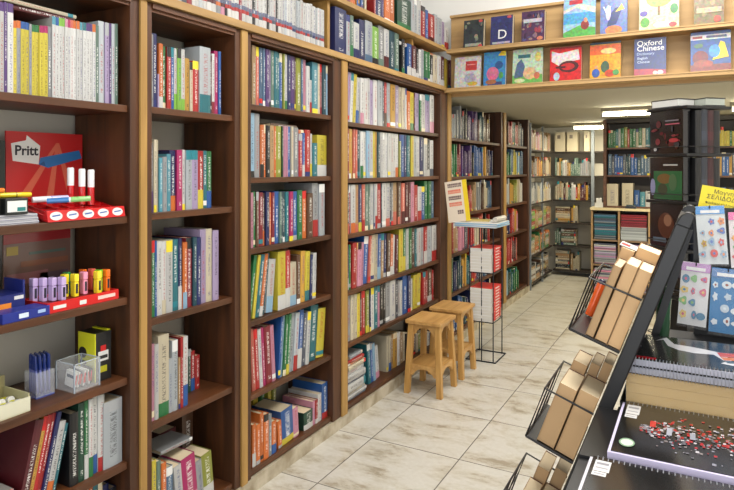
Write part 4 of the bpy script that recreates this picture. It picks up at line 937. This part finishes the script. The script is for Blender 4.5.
# lights under the mezzanine
def tube(x0, x1, y, label):
    L_ = x1-x0; t_ = thing('ceiling_tube_lamp', ((x0+x1)/2, y, 2.0848), label, 'lamp', 'fluorescent lamps under the low ceiling')
    MB().box(-L_/2, L_/2, -.03, .03, -.035, 0, (.55,.52,.45)).build('housing', PR, t_)
    q = MB()
    for s in (-1, 1): q.box(s*(L_/2-.01)-.01, s*(L_/2-.01)+.01, -.02, .02, -.085, -.036, (.7,.7,.65))
    q.build('end_cap', PR, t_)
    MB().lathe([(0,0),(.017,0),(.017,L_-.044),(0,L_-.044)], 'wh', 12, Matrix.Translation((-L_/2+.022,0,-.062)) @ Matrix.Rotation(PI/2,4,'Y')).build('tube', 'tube', t_, smooth=True)
def under(x, y, sx, pw): area('tube_light', (x, y, 1.985), (0, 0, 0), sx, .05, pw, (1, .90, .66))
under(1.45, 6.3, 1.0, 22); under(2.55, 6.3, 1.0, 12); under(.85, 8.25, .85, 20)
tube(xu(601, 6.3), 1.97, 6.3, 'fluorescent tube lamp on the low ceiling, left of the book tower')
tube(2.05, 3.1, 6.3, 'fluorescent tube lamp on the low ceiling, right of the book tower')
tube(.36, 1.3, 8.25, 'fluorescent tube lamp on the low ceiling over the back corner')
# ------------------------------------------------------------------ the rest of the upright books as one
tag(mb.build('books', 'book', weld=False), 'the small more distant books filling the far shelves and rows', 'books', kind='stuff')
# ------------------------------------------------------------------ rotating book tower
TWX, TWY = xu(687.5, 3.15), 3.15
TA = math.radians(-45)
t = thing('book_tower', (TWX, TWY, 0), 'black rotating book tower with tiers of dark-covered books', 'book stand', rot=(0, 0, TA))
MB().lathe([(0,0),(.24,0),(.24,.02),(.05,.035),(.0,.035)], 'bk', 24).build('base', 'black', t, smooth=True)
MB().lathe([(.02,.035),(.02,1.761)], 'bk', 12).build('pole', 'black', t, smooth=True)
HS = .112
tiers = (1.565, 1.352, 1.139, .926, .70, .48)
for z_ in tiers: MB().box(-.07, .07, -.07, .07, z_+.0005, z_+.195, 'bk').build('core', 'black', t)
for z_ in tiers+(1.775,):
    q = MB().box(-HS-.012, HS+.012, -HS-.012, HS+.012, z_-.014, z_, 'bk'); q.build('tray', 'black', t, bevel=.003)
for z_ in tiers:
    for s in (0, 1, 2, 3):
        Mx = Matrix.Rotation(s*PI/2, 4, 'Z')
        q = MB()
        a = [Mx @ Vector(p) for p in ((-HS,-HS-.011,z_+.03),(HS,-HS-.011,z_+.03))]; q.tube(a, .0025, 'bk', 5)
        q.build('retaining_wire', 'black', t)
RT = Matrix.Translation((TWX, TWY, 0)) @ Matrix.Rotation(TA, 4, 'Z')
tn = ('top tier', 'second tier', 'third tier', 'fourth tier')
for i, z_ in enumerate(tiers[:4]):
    base = ((.06,.045,.055), (.06,.06,.075), (.08,.065,.08), (.08,.08,.09))[i]
    names_ = ('black book with red marks', 'dark book with green picture', 'dark book with brown picture', 'dark book')[i]
    w_, h_ = .200, .196
    b_ = thing('book', (0,0,0), '%s, face-out on the left side of tower, %s' % (names_, tn[i]), 'book', 'books in the rotating tower')
    b_.location = RT @ Vector((-.008, -HS+.003, z_+.001)); b_.rotation_euler = (0, 0, TA)
    MB().box(-w_/2, w_/2, -.004, 0, 0, h_, base).box(-w_/2, w_/2, .029, .032, 0, h_, base).box(w_/2-.002,w_/2,0,.03,0,h_,base).build('cover', 'gloss', b_)
    MB().box(-w_/2+.003, w_/2-.0025, .0005, .0295, .002, h_-.003, PAGES).build('pages', 'paper', b_)
    if i == 0: art = blobs(16, 9, [(.3,.1,.12),(.18,.12,.14),(.4,.15,.18),(.2,.2,.22)], y0=.1, y1=.9, r=(.02,.09))+[(R_(.5,.66,.92,.69),(.6,.3,.35)), (R_(.5,.74,.9,.77),(.42,.4,.42)), (ell(.75,.3,.14,.05),(.6,.2,.22)), (ell(.2,.1,.05,.04),(.7,.7,.7))]
    elif i == 1: art = [(R_(.12,.02,.97,.68),(.14,.34,.20)), (ell(.45,.5,.22,.12),(.40,.30,.16)), (ell(.7,.42,.12,.2),(.25,.36,.24)), (ell(.4,.25,.15,.14),(.20,.22,.14)), (R_(.42,.80,.85,.84),(.6,.6,.58)), (ell(.1,.3,.08,.2),(.5,.5,.62))]
    elif i == 2: art = [(ell(.5,.5,.25,.3),(.28,.16,.12)), (ell(.55,.62,.12,.14),(.5,.36,.28)), (R_(.1,.1,.5,.2),(.35,.4,.45))]
    else: art = blobs(10, 12, [(.25,.25,.3),(.3,.2,.2)])
    q = MB()
    for k, (poly, c) in enumerate(art): q.face([((a-.5)*w_, -.0044-.0003*k, c2*h_) for a, c2 in poly], c)
    q.build('cover_print', 'gloss', b_, weld=False)
    # spines on the right-hand side of the tower
    cs = ['bk','sl','mr','bk','sl','bn','bn','bk'] if i < 2 else ['sl','bk','bn','sl','mr','bk','gy','bk']
    p = -HS+.012
    for k, c in enumerate(cs):
        ww = .034 if k != 5 else .04
        mb_ = MB(); book_mesh(mb_, Matrix(), ww*.97, .196-random.uniform(0, .008), .04, shade(c, .7), None, 300+i*20+k, style=7)
        o = mb_.build('book', 'book', weld=False); o.location = RT @ Vector((HS+.004, p+ww/2+.032, z_+.001)); o.rotation_euler = (0, 0, TA); p += ww
        if p+.034 > HS-.045: 
            tag(o, 'dark book on right side of tower, %s, %s from left' % (tn[i], ordw(k)), 'book', 'books in the rotating tower'); break
        tag(o, 'dark book on right side of tower, %s, %s from left' % (tn[i], ordw(k)), 'book', 'books in the rotating tower')
for k, (a, b_, w_, d_, c, lb_) in enumerate(((-.03, -.055, .15, .10, (.82,.82,.80), 'white-edged black book lying on top of tower, left one'), (.05, .055, .12, .10, (.66,.68,.64), 'black book with pale edge lying on top of tower, right one'))):
    o = MB().box(-w_/2, w_/2, -d_/2, d_/2, 0, .005, 'bk').box(-w_/2+.003, w_/2-.002, -d_/2+.001, d_/2-.003, .005, .034, c).box(-w_/2, w_/2, -d_/2, d_/2, .034, .038, 'bk').box(-w_/2,-w_/2+.003,-d_/2,d_/2,.005,.034,'bk').build('book', PR)
    o.location = RT @ Vector((a, b_, 1.7755)); o.rotation_euler = (0, 0, TA+(.1, -.1)[k]); tag(o, lb_, 'book')

# ------------------------------------------------------------------ foreground display rack
sx_, sz_ = .3472, .9378          # up the slope
nx_, nz_ = -.9378, .3472         # outward normal of the slope
R0x, R0z = 1.652, 1.102          # foot of the upper basket on the slope
def SL(a, n, y): return (R0x+sx_*a+nx_*n, y, R0z+sz_*a+nz_*n)
t = thing('display_rack', (1.9, 1.5, 0), 'black slanted display rack with wire baskets on its aisle side', 'display rack')
OFF = Vector((-1.9, -1.5, 0))
def loc(p): return Vector(p)+OFF
def slope_box(q, a0, a1, n0, n1, y0, y1, col='bk'):
    p = [SL(a0,n0,y0), SL(a0,n1,y0), SL(a0,n1,y1), SL(a0,n0,y1), SL(a1,n0,y0), SL(a1,n1,y0), SL(a1,n1,y1), SL(a1,n0,y1)]
    return q.hexa([loc(x) for x in p], col)
a_bot = -R0z/sz_
for y_ in (1.385, 1.66):
    q = MB(); slope_box(q, a_bot, .305, -.031, -.002, y_, y_+.022)
    # rounded head of the frame
    pr = [( .3052, -.002), (.325, -.006), (.334, -.013), (.336, -.022), (.331, -.031), (.3052, -.031)]
    A = [loc(SL(a, n, y_)) for a, n in pr]; B = [loc(SL(a, n, y_+.022)) for a, n in pr]
    q.face(A, 'bk'); q.face(B[::-1], 'bk')
    for i in range(len(A)-1): q.face([A[i], B[i], B[i+1], A[i+1]], 'bk')
    q.build('side_frame', 'black', t, bevel=.003)
q = MB(); slope_box(q, a_bot+.02, .315, -.012, -.003, 1.408, 1.659); q.build('slanted_panel', 'black', t)
# rear legs, crossing the slope at the head
for y_ in (1.64,):
    q = MB(); a = loc((1.765, y_, 1.36)); c = loc((1.66, y_, 1.02))
    x0, z0 = 1.752-1.9, 1.40; x1, z1 = 1.69-1.9, 1.06
    q.hexa([(x1,y_-1.5,z1),(x1+.018,y_-1.5,z1),(x1+.018,y_-1.5+.015,z1),(x1,y_-1.5+.015,z1),(x0+.02,y_-1.5,z0-.05),(x0+.038,y_-1.5,z0-.05),(x0+.038,y_-1.5+.015,z0-.05),(x0+.02,y_-1.5+.015,z0-.05)], 'bk'); q.build('brace', 'black', t)
for k in range(4):
    a = -.2785*k
    q = MB()
    n1 = .112; y0, y1 = 1.405, 1.625; hh = .125
    bs = bpy.data.objects.new('basket', None)
    q = MB(); slope_box(q, a-.004, a-.001, .0, n1, y0, y1)
    bk = q.build('basket', 'black', t)
    r = .0026
    def W(pts, rr=r, nm='wire'): MB().tube([loc(SL(*p)) for p in pts], rr, 'bk', 6).build(nm, 'black', bk)
    W([(a, n1, y0), (a+hh, n1, y0), (a+hh, .0, y0)], nm='hoop')
    W([(a, n1, y1), (a+hh, n1, y1), (a+hh, .0, y1)], nm='hoop')
    W([(a+hh, n1, y0), (a+hh, n1, y1)]); W([(a, n1, y0), (a, n1, y1)])
    W([(a+hh*.5, n1, y0), (a+hh*.5, n1, y1)], .0018) if k == 2 else None
    for j in range(1, 3): W([(a, n1, y0+(y1-y0)*j/3), (a+hh, n1, y0+(y1-y0)*j/3)], .002)
    W([(a, 0, y0), (a, n1, y0)]); 
# steps that carry the notebooks
for (x0, y0, y1, z_) in ((1.700, 1.635, 1.775, 1.076), (1.652, 1.4085, 1.635, .9965), (1.612, 1.139, 1.3845, .984), (1.612, .86, 1.139, .978)):
    MB().box(x0-1.9, .62, y0-1.5, y1-1.5, z_-.014, z_, 'bk').build('step_board', 'black', t)
    MB().box(x0-1.9, .62, y0-1.5, y0-1.5+.008, z_-.05, z_-.0142, 'bk').build('step_riser', 'black', t)
MB().box(1.612-1.9, 1.626-1.9, .865-1.5, 1.383-1.5, .35, .9635, 'bk').build('side_panel', 'black', t)
MB().box(1.649-1.9, 1.75-1.9, 1.3848-1.5, 1.4083-1.5, .90, .9835, 'bk').build('step_board', 'black', t)
MB().box(1.79-1.9, .62, .255, .27, 1.0765, 1.40, 'bk').build('back_panel', 'black', t)
for x_ in (1.8, 2.45):
    MB().box(x_-1.9, x_-1.9+.03, .275, .30, 0, 1.40, 'bk').build('leg', 'black', t)
    MB().box(x_-1.9, x_-1.9+.03, -.62, -.59, 0, .951, 'bk').build('leg', 'black', t)
# books in the baskets: page edges towards the near end
def basket_book(k, n0, th, h_, d_, y0, label, tone=1.0, da=0.0):
    o_ = Vector(SL(-.2785*k+.0008+da, n0+th/2, y0+d_))
    Xc = Vector((0, 1, 0)); Zc = Vector((sx_, 0, sz_)); Yc = Vector((nx_, 0, nz_))
    Mx = Matrix((Xc, Yc, Zc)).transposed().to_4x4(); Mx.translation = o_
    t_ = thing('book', (0,0,0), label, 'book', 'tan-edged books in the wire baskets'); t_.matrix_world = Mx
    w = th; kr = shade((.78,.64,.47), tone)
    q = MB()
    for s in (-1, 1): 
        a, b_ = sorted((s*w/2, s*(w/2-.0012))); q.box(-d_, 0, a, b_, 0, h_, shade((.70,.56,.40), tone))
    q.box(-.002, 0, -w/2+.0012, w/2-.0012, 0, h_, (.4,.25,.2)); q.build('cover', 'paper', t_)
    mid = w/2-.0013
    q = MB(); q.box(-d_+.0015, -.0022, -mid, mid, .0015, h_-.0015, [kr, shade((.90,.82,.68), tone), kr, kr, kr, kr])  # same paper all round; top face painted paler, as if lit from above
    q.build('pages', 'paper', t_)
basket_book(0, .060, .017, .172, .11, 1.412, 'slim tan-edged book at outer side of the top basket', .88)
basket_book(0, .030, .026, .186, .11, 1.412, 'tan-edged book in the middle of the top basket')
basket_book(0, .0015, .027, .186, .11, 1.412, 'tan-edged book against the panel in the top basket', 1.04)
basket_book(0, .052, .03, .198, .09, 1.526, 'tan-edged book at outer side behind, top basket')
basket_book(0, .0015, .048, .212, .085, 1.526, 'thick tan-edged book sticking up at the back of top basket', 1.05)
basket_book(1, .048, .040, .152, .11, 1.412, 'thick tan-edged book at outer side of the second basket', .95)
basket_book(1, .0015, .043, .160, .11, 1.412, 'thick tan-edged book against the panel in the second basket', .98)
basket_book(1, .052, .034, .176, .09, 1.526, 'tan-edged book behind at outer side, second basket', .96)
basket_book(1, .0015, .022, .205, .09, 1.526, 'tall tan-edged book behind in the second basket', 1.0)
basket_book(1, .026, .022, .190, .09, 1.526, 'middle tan-edged book behind in the second basket', .9)
basket_book(2, .042, .034, .13, .11, 1.412, 'tan-edged book at outer side of the third basket', .95)
basket_book(2, .0015, .036, .14, .11, 1.412, 'tan-edged book against the panel in the third basket', .98)
basket_book(2, .0015, .030, .185, .09, 1.526, 'taller tan-edged book behind in the third basket', .9)
basket_book(2, .040, .03, .165, .09, 1.526, 'tan-edged book at the outer back of third basket', .96)
o = MB().lathe([(0,0),(.010,0),(.010,.085),(.007,.095),(0,.097)], cols=[(.85,.35,.12)]*2+[(.2,.2,.3)]*2, n=10).build('marker_pen', 'gloss', smooth=True)
o.matrix_world = Matrix.Translation(SL(.002, .095, 1.575)) @ Matrix.Rotation(math.radians(20.3), 4, 'Y'); tag(o, 'orange marker standing in the outer corner of the top basket', 'pen')
tag(MB().box(-.022,.022,-.035,.035,0,.0006,'wh').box(-.02,.0,-.02,.01,.0007,.0011,'rd').build('leaflet', PR), 'white leaflet with red mark lying on the books of the top basket', 'leaflet')
lf = bpy.data.objects['leaflet']; lf.matrix_world = Matrix.Translation(SL(.1995, .067, 1.571)) @ Matrix.Rotation(math.radians(20.3), 4, 'Y')

# notebooks
def notebook(x0, y0, y1, z0, th, label, W_=.30, spiral='front', art=(), cover='bk', edge=(.78,.76,.84), nring=34, sheen=True, group=None):
    D = y1-y0; t_ = thing('spiral_notebook', (x0+W_/2, (y0+y1)/2, z0+.0004), label, 'notebook', group)
    MB().box(-W_/2, W_/2, -D/2, D/2, 0, .0015, (.12,.12,.12)).build('back_cover', 'gloss', t_)
    rim = .005 if spiral == 'back' else -.002
    MB().box(-W_/2-rim, W_/2-.002, -D/2-max(rim, 0), D/2-.002, .0016, th-.0016, edge).build('pages', 'paper', t_)
    MB().box(-W_/2, W_/2, -D/2, D/2, th-.0015, th, (.09,.085,.08)).build('front_cover', 'gloss', t_)
    q = MB(); ys = -D/2+.003 if spiral == 'front' else D/2-.003
    for i in range(nring):
        x_ = -W_/2+.008+(W_-.016)*i/(nring-1)
        q.tube([(x_, ys+(th/2+.002)*math.cos(a)*1.0, th/2+(th/2+.0022)*math.sin(a)) for a in [2*PI*j/10 for j in range(10)]], .0009, 'wh', 4, True)
    q.build('spiral_binding', 'silver', t_, weld=False)
    q = MB()
    for k, (poly, c) in enumerate(art): q.face([(-W_/2+a*W_, -D/2+b_*D, th+.0002+(.00012*k if len(art) < 40 else .0000025*k)) for a, b_ in poly], c)
    if art: q.build('cover_print', 'gloss', t_, weld=False)
    return t_
lab = [(R_(.02,.74,.105,.94), (.80,.80,.80)), (R_(.02,.66,.095,.73), (.80,.80,.80)), (R_(.03,.86,.095,.90), (.55,.55,.58)), (R_(.03,.79,.095,.81), (.6,.6,.62)), (R_(.03,.685,.085,.70), (.6,.6,.62))]
g_ = random.Random(8); art2 = list(lab)
for _ in range(520):
    tt = g_.random(); a = .13+tt*.8; hw = .04+.20*max(0, min(1, tt*4))*(1 if tt < .5 else 1-.5*(tt-.5))
    b_ = .5-.02*tt+g_.gauss(0, .62)*hw; 
    c = g_.choice([(.62,.12,.14),(.70,.68,.70),(.5,.5,.54),(.34,.33,.36),(.62,.12,.14),(.45,.42,.42)]); s_ = g_.uniform(.006,.017)
    art2.append((R_(a-s_*.6, b_-s_, a+s_*.6, b_+s_), c))
art2 += [(R_(.18,.54,.215,.66),(.70,.14,.16)), (R_(.28,.44,.31,.58),(.62,.63,.68)), (R_(.41,.44,.44,.56),(.55,.57,.62)), (ell(.075,.17,.045,.075),(.50,.62,.5)), (ell(.075,.17,.036,.055),(.82,.86,.80))]
notebook(1.638, .925, 1.130, .978, .0125, 'black spiral notebook with white label, nearest in the bottom right corner', spiral='back', art=lab+[(R_(.5,.2,.95,.6),(.16,.15,.10))], edge=(.74,.73,.76))  # labels, plus a dull gold patch painted in as the cover's sheen
notebook(1.664, 1.148, 1.4025, .984, .015, 'black spiral notebook printed with red and white building lights', spiral='back', art=art2, edge=(.76,.73,.84))
zz = .9968
for k in range(3):
    tag(MB().box(0,.30,0,.205,0,.0204,(.74,.62,.40)).build('sketchbook','paper',loc=(1.664,1.413,zz+k*.0208)), 'kraft sketchbook under the black notebooks, %s' % ('at the bottom','middle one','uppermost')[k], 'sketchbook', 'kraft sketchbooks under the notebooks')
# crinkled clear wrap over the kraft blocks
q = MB(); g_ = random.Random(4)
rows_ = [[(1.663+.303*i/24, 1.4106-g_.uniform(0,.0022), .997+.062*j/8) for i in range(25)] for j in range(9)]
for j in range(8):
    for i in range(24): q.face([rows_[j][i], rows_[j][i+1], rows_[j+1][i+1], rows_[j+1][i]], 'wh')
m, nt, b = newmat('clear_wrap', .08); b.inputs['Alpha'].default_value = .07; b.inputs['Base Color'].default_value = (.9,.9,.9,1); M['wrap'] = m
tag(q.build('plastic_wrap', 'wrap'), 'crinkled clear plastic wrap on the front of kraft sketchbooks', 'plastic wrap')
zz += 3*.0208+.0003
notebook(1.662, 1.409, 1.625, zz, .0165, 'lower black spiral notebook under the one with the white brush stroke', edge=(.66,.66,.70), nring=44)
art1 = [([(.17,.78),(.22,.86),(.26,.62),(.34,.50),(.44,.46),(.56,.50),(.63,.30),(.60,.22),(.70,.18),(.62,.60),(.50,.66),(.40,.70),(.30,.72),(.24,.95)],(.80,.80,.82)),
        ([(.58,.60),(1,.74),(1,.62),(.60,.45)],(.70,.24,.18)), ([(.60,.44),(1,.58),(1,.50),(.62,.34)],(.76,.40,.16)), ([(.62,.33),(1,.44),(1,.38),(.64,.25)],(.25,.3,.34)),
        (R_(.03,.86,.09,.97),(.7,.7,.7)), (R_(.03,.45,.085,.49),(.6,.6,.62)), (R_(.015,.02,.20,.10),(.72,.12,.16))]
notebook(1.662, 1.409, 1.625, zz+.0172, .016, 'upper black spiral notebook with white brush stroke and red stripes', art=art1, edge=(.7,.7,.75), nring=44)

# hanging bags of stickers
def bag(u0, u1, v0, v1, y, cols, label, seed, rot=0):
    x0, x1 = xu(u0, y), xu(u1, y); z1_ = zv(v0, (x0+x1)/2, y); z0_ = zv(v1, (x0+x1)/2, y); w_, h_ = x1-x0, z1_-z0_
    t_ = thing('sticker_bag', ((x0+x1)/2, y, z1_), label, 'sticker pack', 'hanging packs of stickers', (0, rot, 0))
    q = MB().box(-w_/2, w_/2, 0, .003, -h_, 0, cols[0]); q.build('card', PR, t_)
    MB().box(-w_/2, w_/2, -.0012, -.0002, -h_*.14, 0, cols[1]).box(-w_*.33, w_*.33, -.0018, -.0013, -h_*.12, -h_*.07, shade('wh', 1)).build('header', 'gloss', t_)
    g_ = random.Random(seed); q = MB(); k = 0
    for r_ in range(4):
        for c_ in range(3):
            if g_.random() < .15: continue
            a = (-.32+.32*c_+g_.uniform(-.05,.05))*w_; b_ = (-.26-.185*r_+g_.uniform(-.02,.02))*h_
            rx = g_.uniform(.08,.17)*w_; ry = g_.uniform(.05,.08)*h_; pts = []
            sp_ = g_.choice([0, .25, .35]); nn = 20; ph = g_.choice([3, 5])
            for i in range(nn):
                an = 2*PI*i/nn; rr_ = 1-sp_*(.5+.5*math.cos(an*ph)); pts.append((a+rx*rr_*math.cos(an), -.0008-.0002*k, b_+ry*rr_*math.sin(an)))
            q.face(pts, g_.choice(cols[2:])); k += 1
            q.face([(a+rx*.35*math.cos(an), -.0008-.0002*k, b_+ry*.35*math.sin(an)) for an in [2*PI*i/8 for i in range(8)]], g_.choice(cols[2:])); k += 1
    q.build('sticker', PR, t_, weld=False)
    # clear pouch, gently pillowed and crinkled
    q = MB(); n_ = 10
    gr_ = [[(-w_/2*1.04+w_*1.04*i/n_, -.008-.006*math.sin(PI*i/n_)*math.sin(PI*j/14)-g_.uniform(0,.0016), -h_*1.03+h_*1.03*j/14) for i in range(n_+1)] for j in range(15)]
    for j in range(14):
        for i in range(n_): q.face([gr_[j][i], gr_[j][i+1], gr_[j+1][i+1], gr_[j+1][i]], 'wh')
    q.build('pouch', 'wrap', t_)
    MB().tube([(0, .022, -h_*.03), (0, -.012, -h_*.03), (0, -.02, -h_*.015), (0, -.022, h_*.02)], .0016, 'bk', 6).build('hook', 'black', t_)
bag(695, 724, 206, 264, 1.728, [(.80,.82,.82), (.12,.50,.76), (.80,.32,.30), (.35,.45,.70), (.86,.55,.35), (.55,.66,.75), (.75,.62,.2), (.62,.4,.3)], 'sticker pack with blue header, upper left of the hanging packs', 1, -.07)
bag(728, 760, 212, 268, 1.728, [(.84,.80,.80), (.82,.28,.55), (.8,.3,.3), (.4,.65,.4), (.86,.6,.3)], 'sticker pack with pink header, upper right, cut by the photo edge', 2, -.05)
bag(682, 711, 263, 326, 1.722, [(.84,.84,.84), (.66,.45,.68), (.50,.38,.66), (.5,.7,.45), (.8,.4,.5), (.3,.5,.62), (.86,.75,.45)], 'white sticker pack with purple header, lower left', 3, .07)
bag(712, 745, 269, 334, 1.722, [(.14,.45,.66), (.10,.38,.62), (.80,.84,.86), (.55,.3,.25), (.80,.84,.86), (.7,.76,.8)], 'blue sticker pack with white oval pictures, lower right', 4, .05)
# yellow sign above the bags
t = thing('yellow_sign', (xu(698, 1.765), 1.765, 1.402), 'yellow card sign with dark lettering above the sticker packs', 'sign', rot=(0, math.radians(10), 0))
MB().box(.0, .26, -.002, .002, .0, .056, (.88,.80,.10)).build('card', PR, t)
for s_, sz, x_, z_ in (('Μαγνητικοί', .0135, .028, .040), ('ΣΕΛΙΔΟΔΕΙΚΤΕΣ', .0150, .014, .025), ('παιδικοί ελληνικοί', .0085, .014, .012)):
    text_mesh(s_, sz, (.25,.22,.08), 'lettering', t, Matrix.Translation((x_, -.0026, z_)) @ Matrix.Rotation(PI/2, 4, 'X'))
# small potted plant on the rack
t = thing('potted_plant', (xu(663, 1.70), 1.70, 1.0765), 'small plant with white blossoms in a green glass pot behind the frame', 'plant')
MB().lathe([(0,0),(.014,0),(.016,.02),(.018,.07),(.0205,.095),(.018,.095),(.016,.07),(0,.07)], (.22,.36,.26), 16).build('pot', 'gloss', t, smooth=True)
q = MB(); fl = MB(); g_ = random.Random(6)
for k in range(22):
    a = g_.uniform(0, 2*PI); r_ = g_.uniform(.006,.024); z_ = .105+g_.uniform(0,.045)
    e_ = (r_*math.cos(a), r_*math.sin(a), z_); q.tube([(e_[0]*.3, e_[1]*.3, .075), e_], .0009, (.2,.35,.18), 4)
    for m_ in range(2):
        b_ = g_.uniform(0, 2*PI); L_ = .012
        q.face([(e_[0],e_[1],z_-.012), (e_[0]+L_*.5*math.cos(b_-.5), e_[1]+L_*.5*math.sin(b_-.5), z_-.008), (e_[0]+L_*math.cos(b_), e_[1]+L_*math.sin(b_), z_-.012), (e_[0]+L_*.5*math.cos(b_+.5), e_[1]+L_*.5*math.sin(b_+.5), z_-.008)], (.16,.32,.16))
    if k % 2 == 0:
        for p_ in range(5):
            b_ = 2*PI*p_/5+a; fl.face([e_, (e_[0]+.005*math.cos(b_-.4), e_[1]+.005*math.sin(b_-.4), z_+.002), (e_[0]+.008*math.cos(b_), e_[1]+.008*math.sin(b_), z_+.001), (e_[0]+.005*math.cos(b_+.4), e_[1]+.005*math.sin(b_+.4), z_+.002)], (.85,.86,.82))
q.build('foliage', 'paper', t, weld=False); fl.build('blossom', 'paper', t, weld=False)
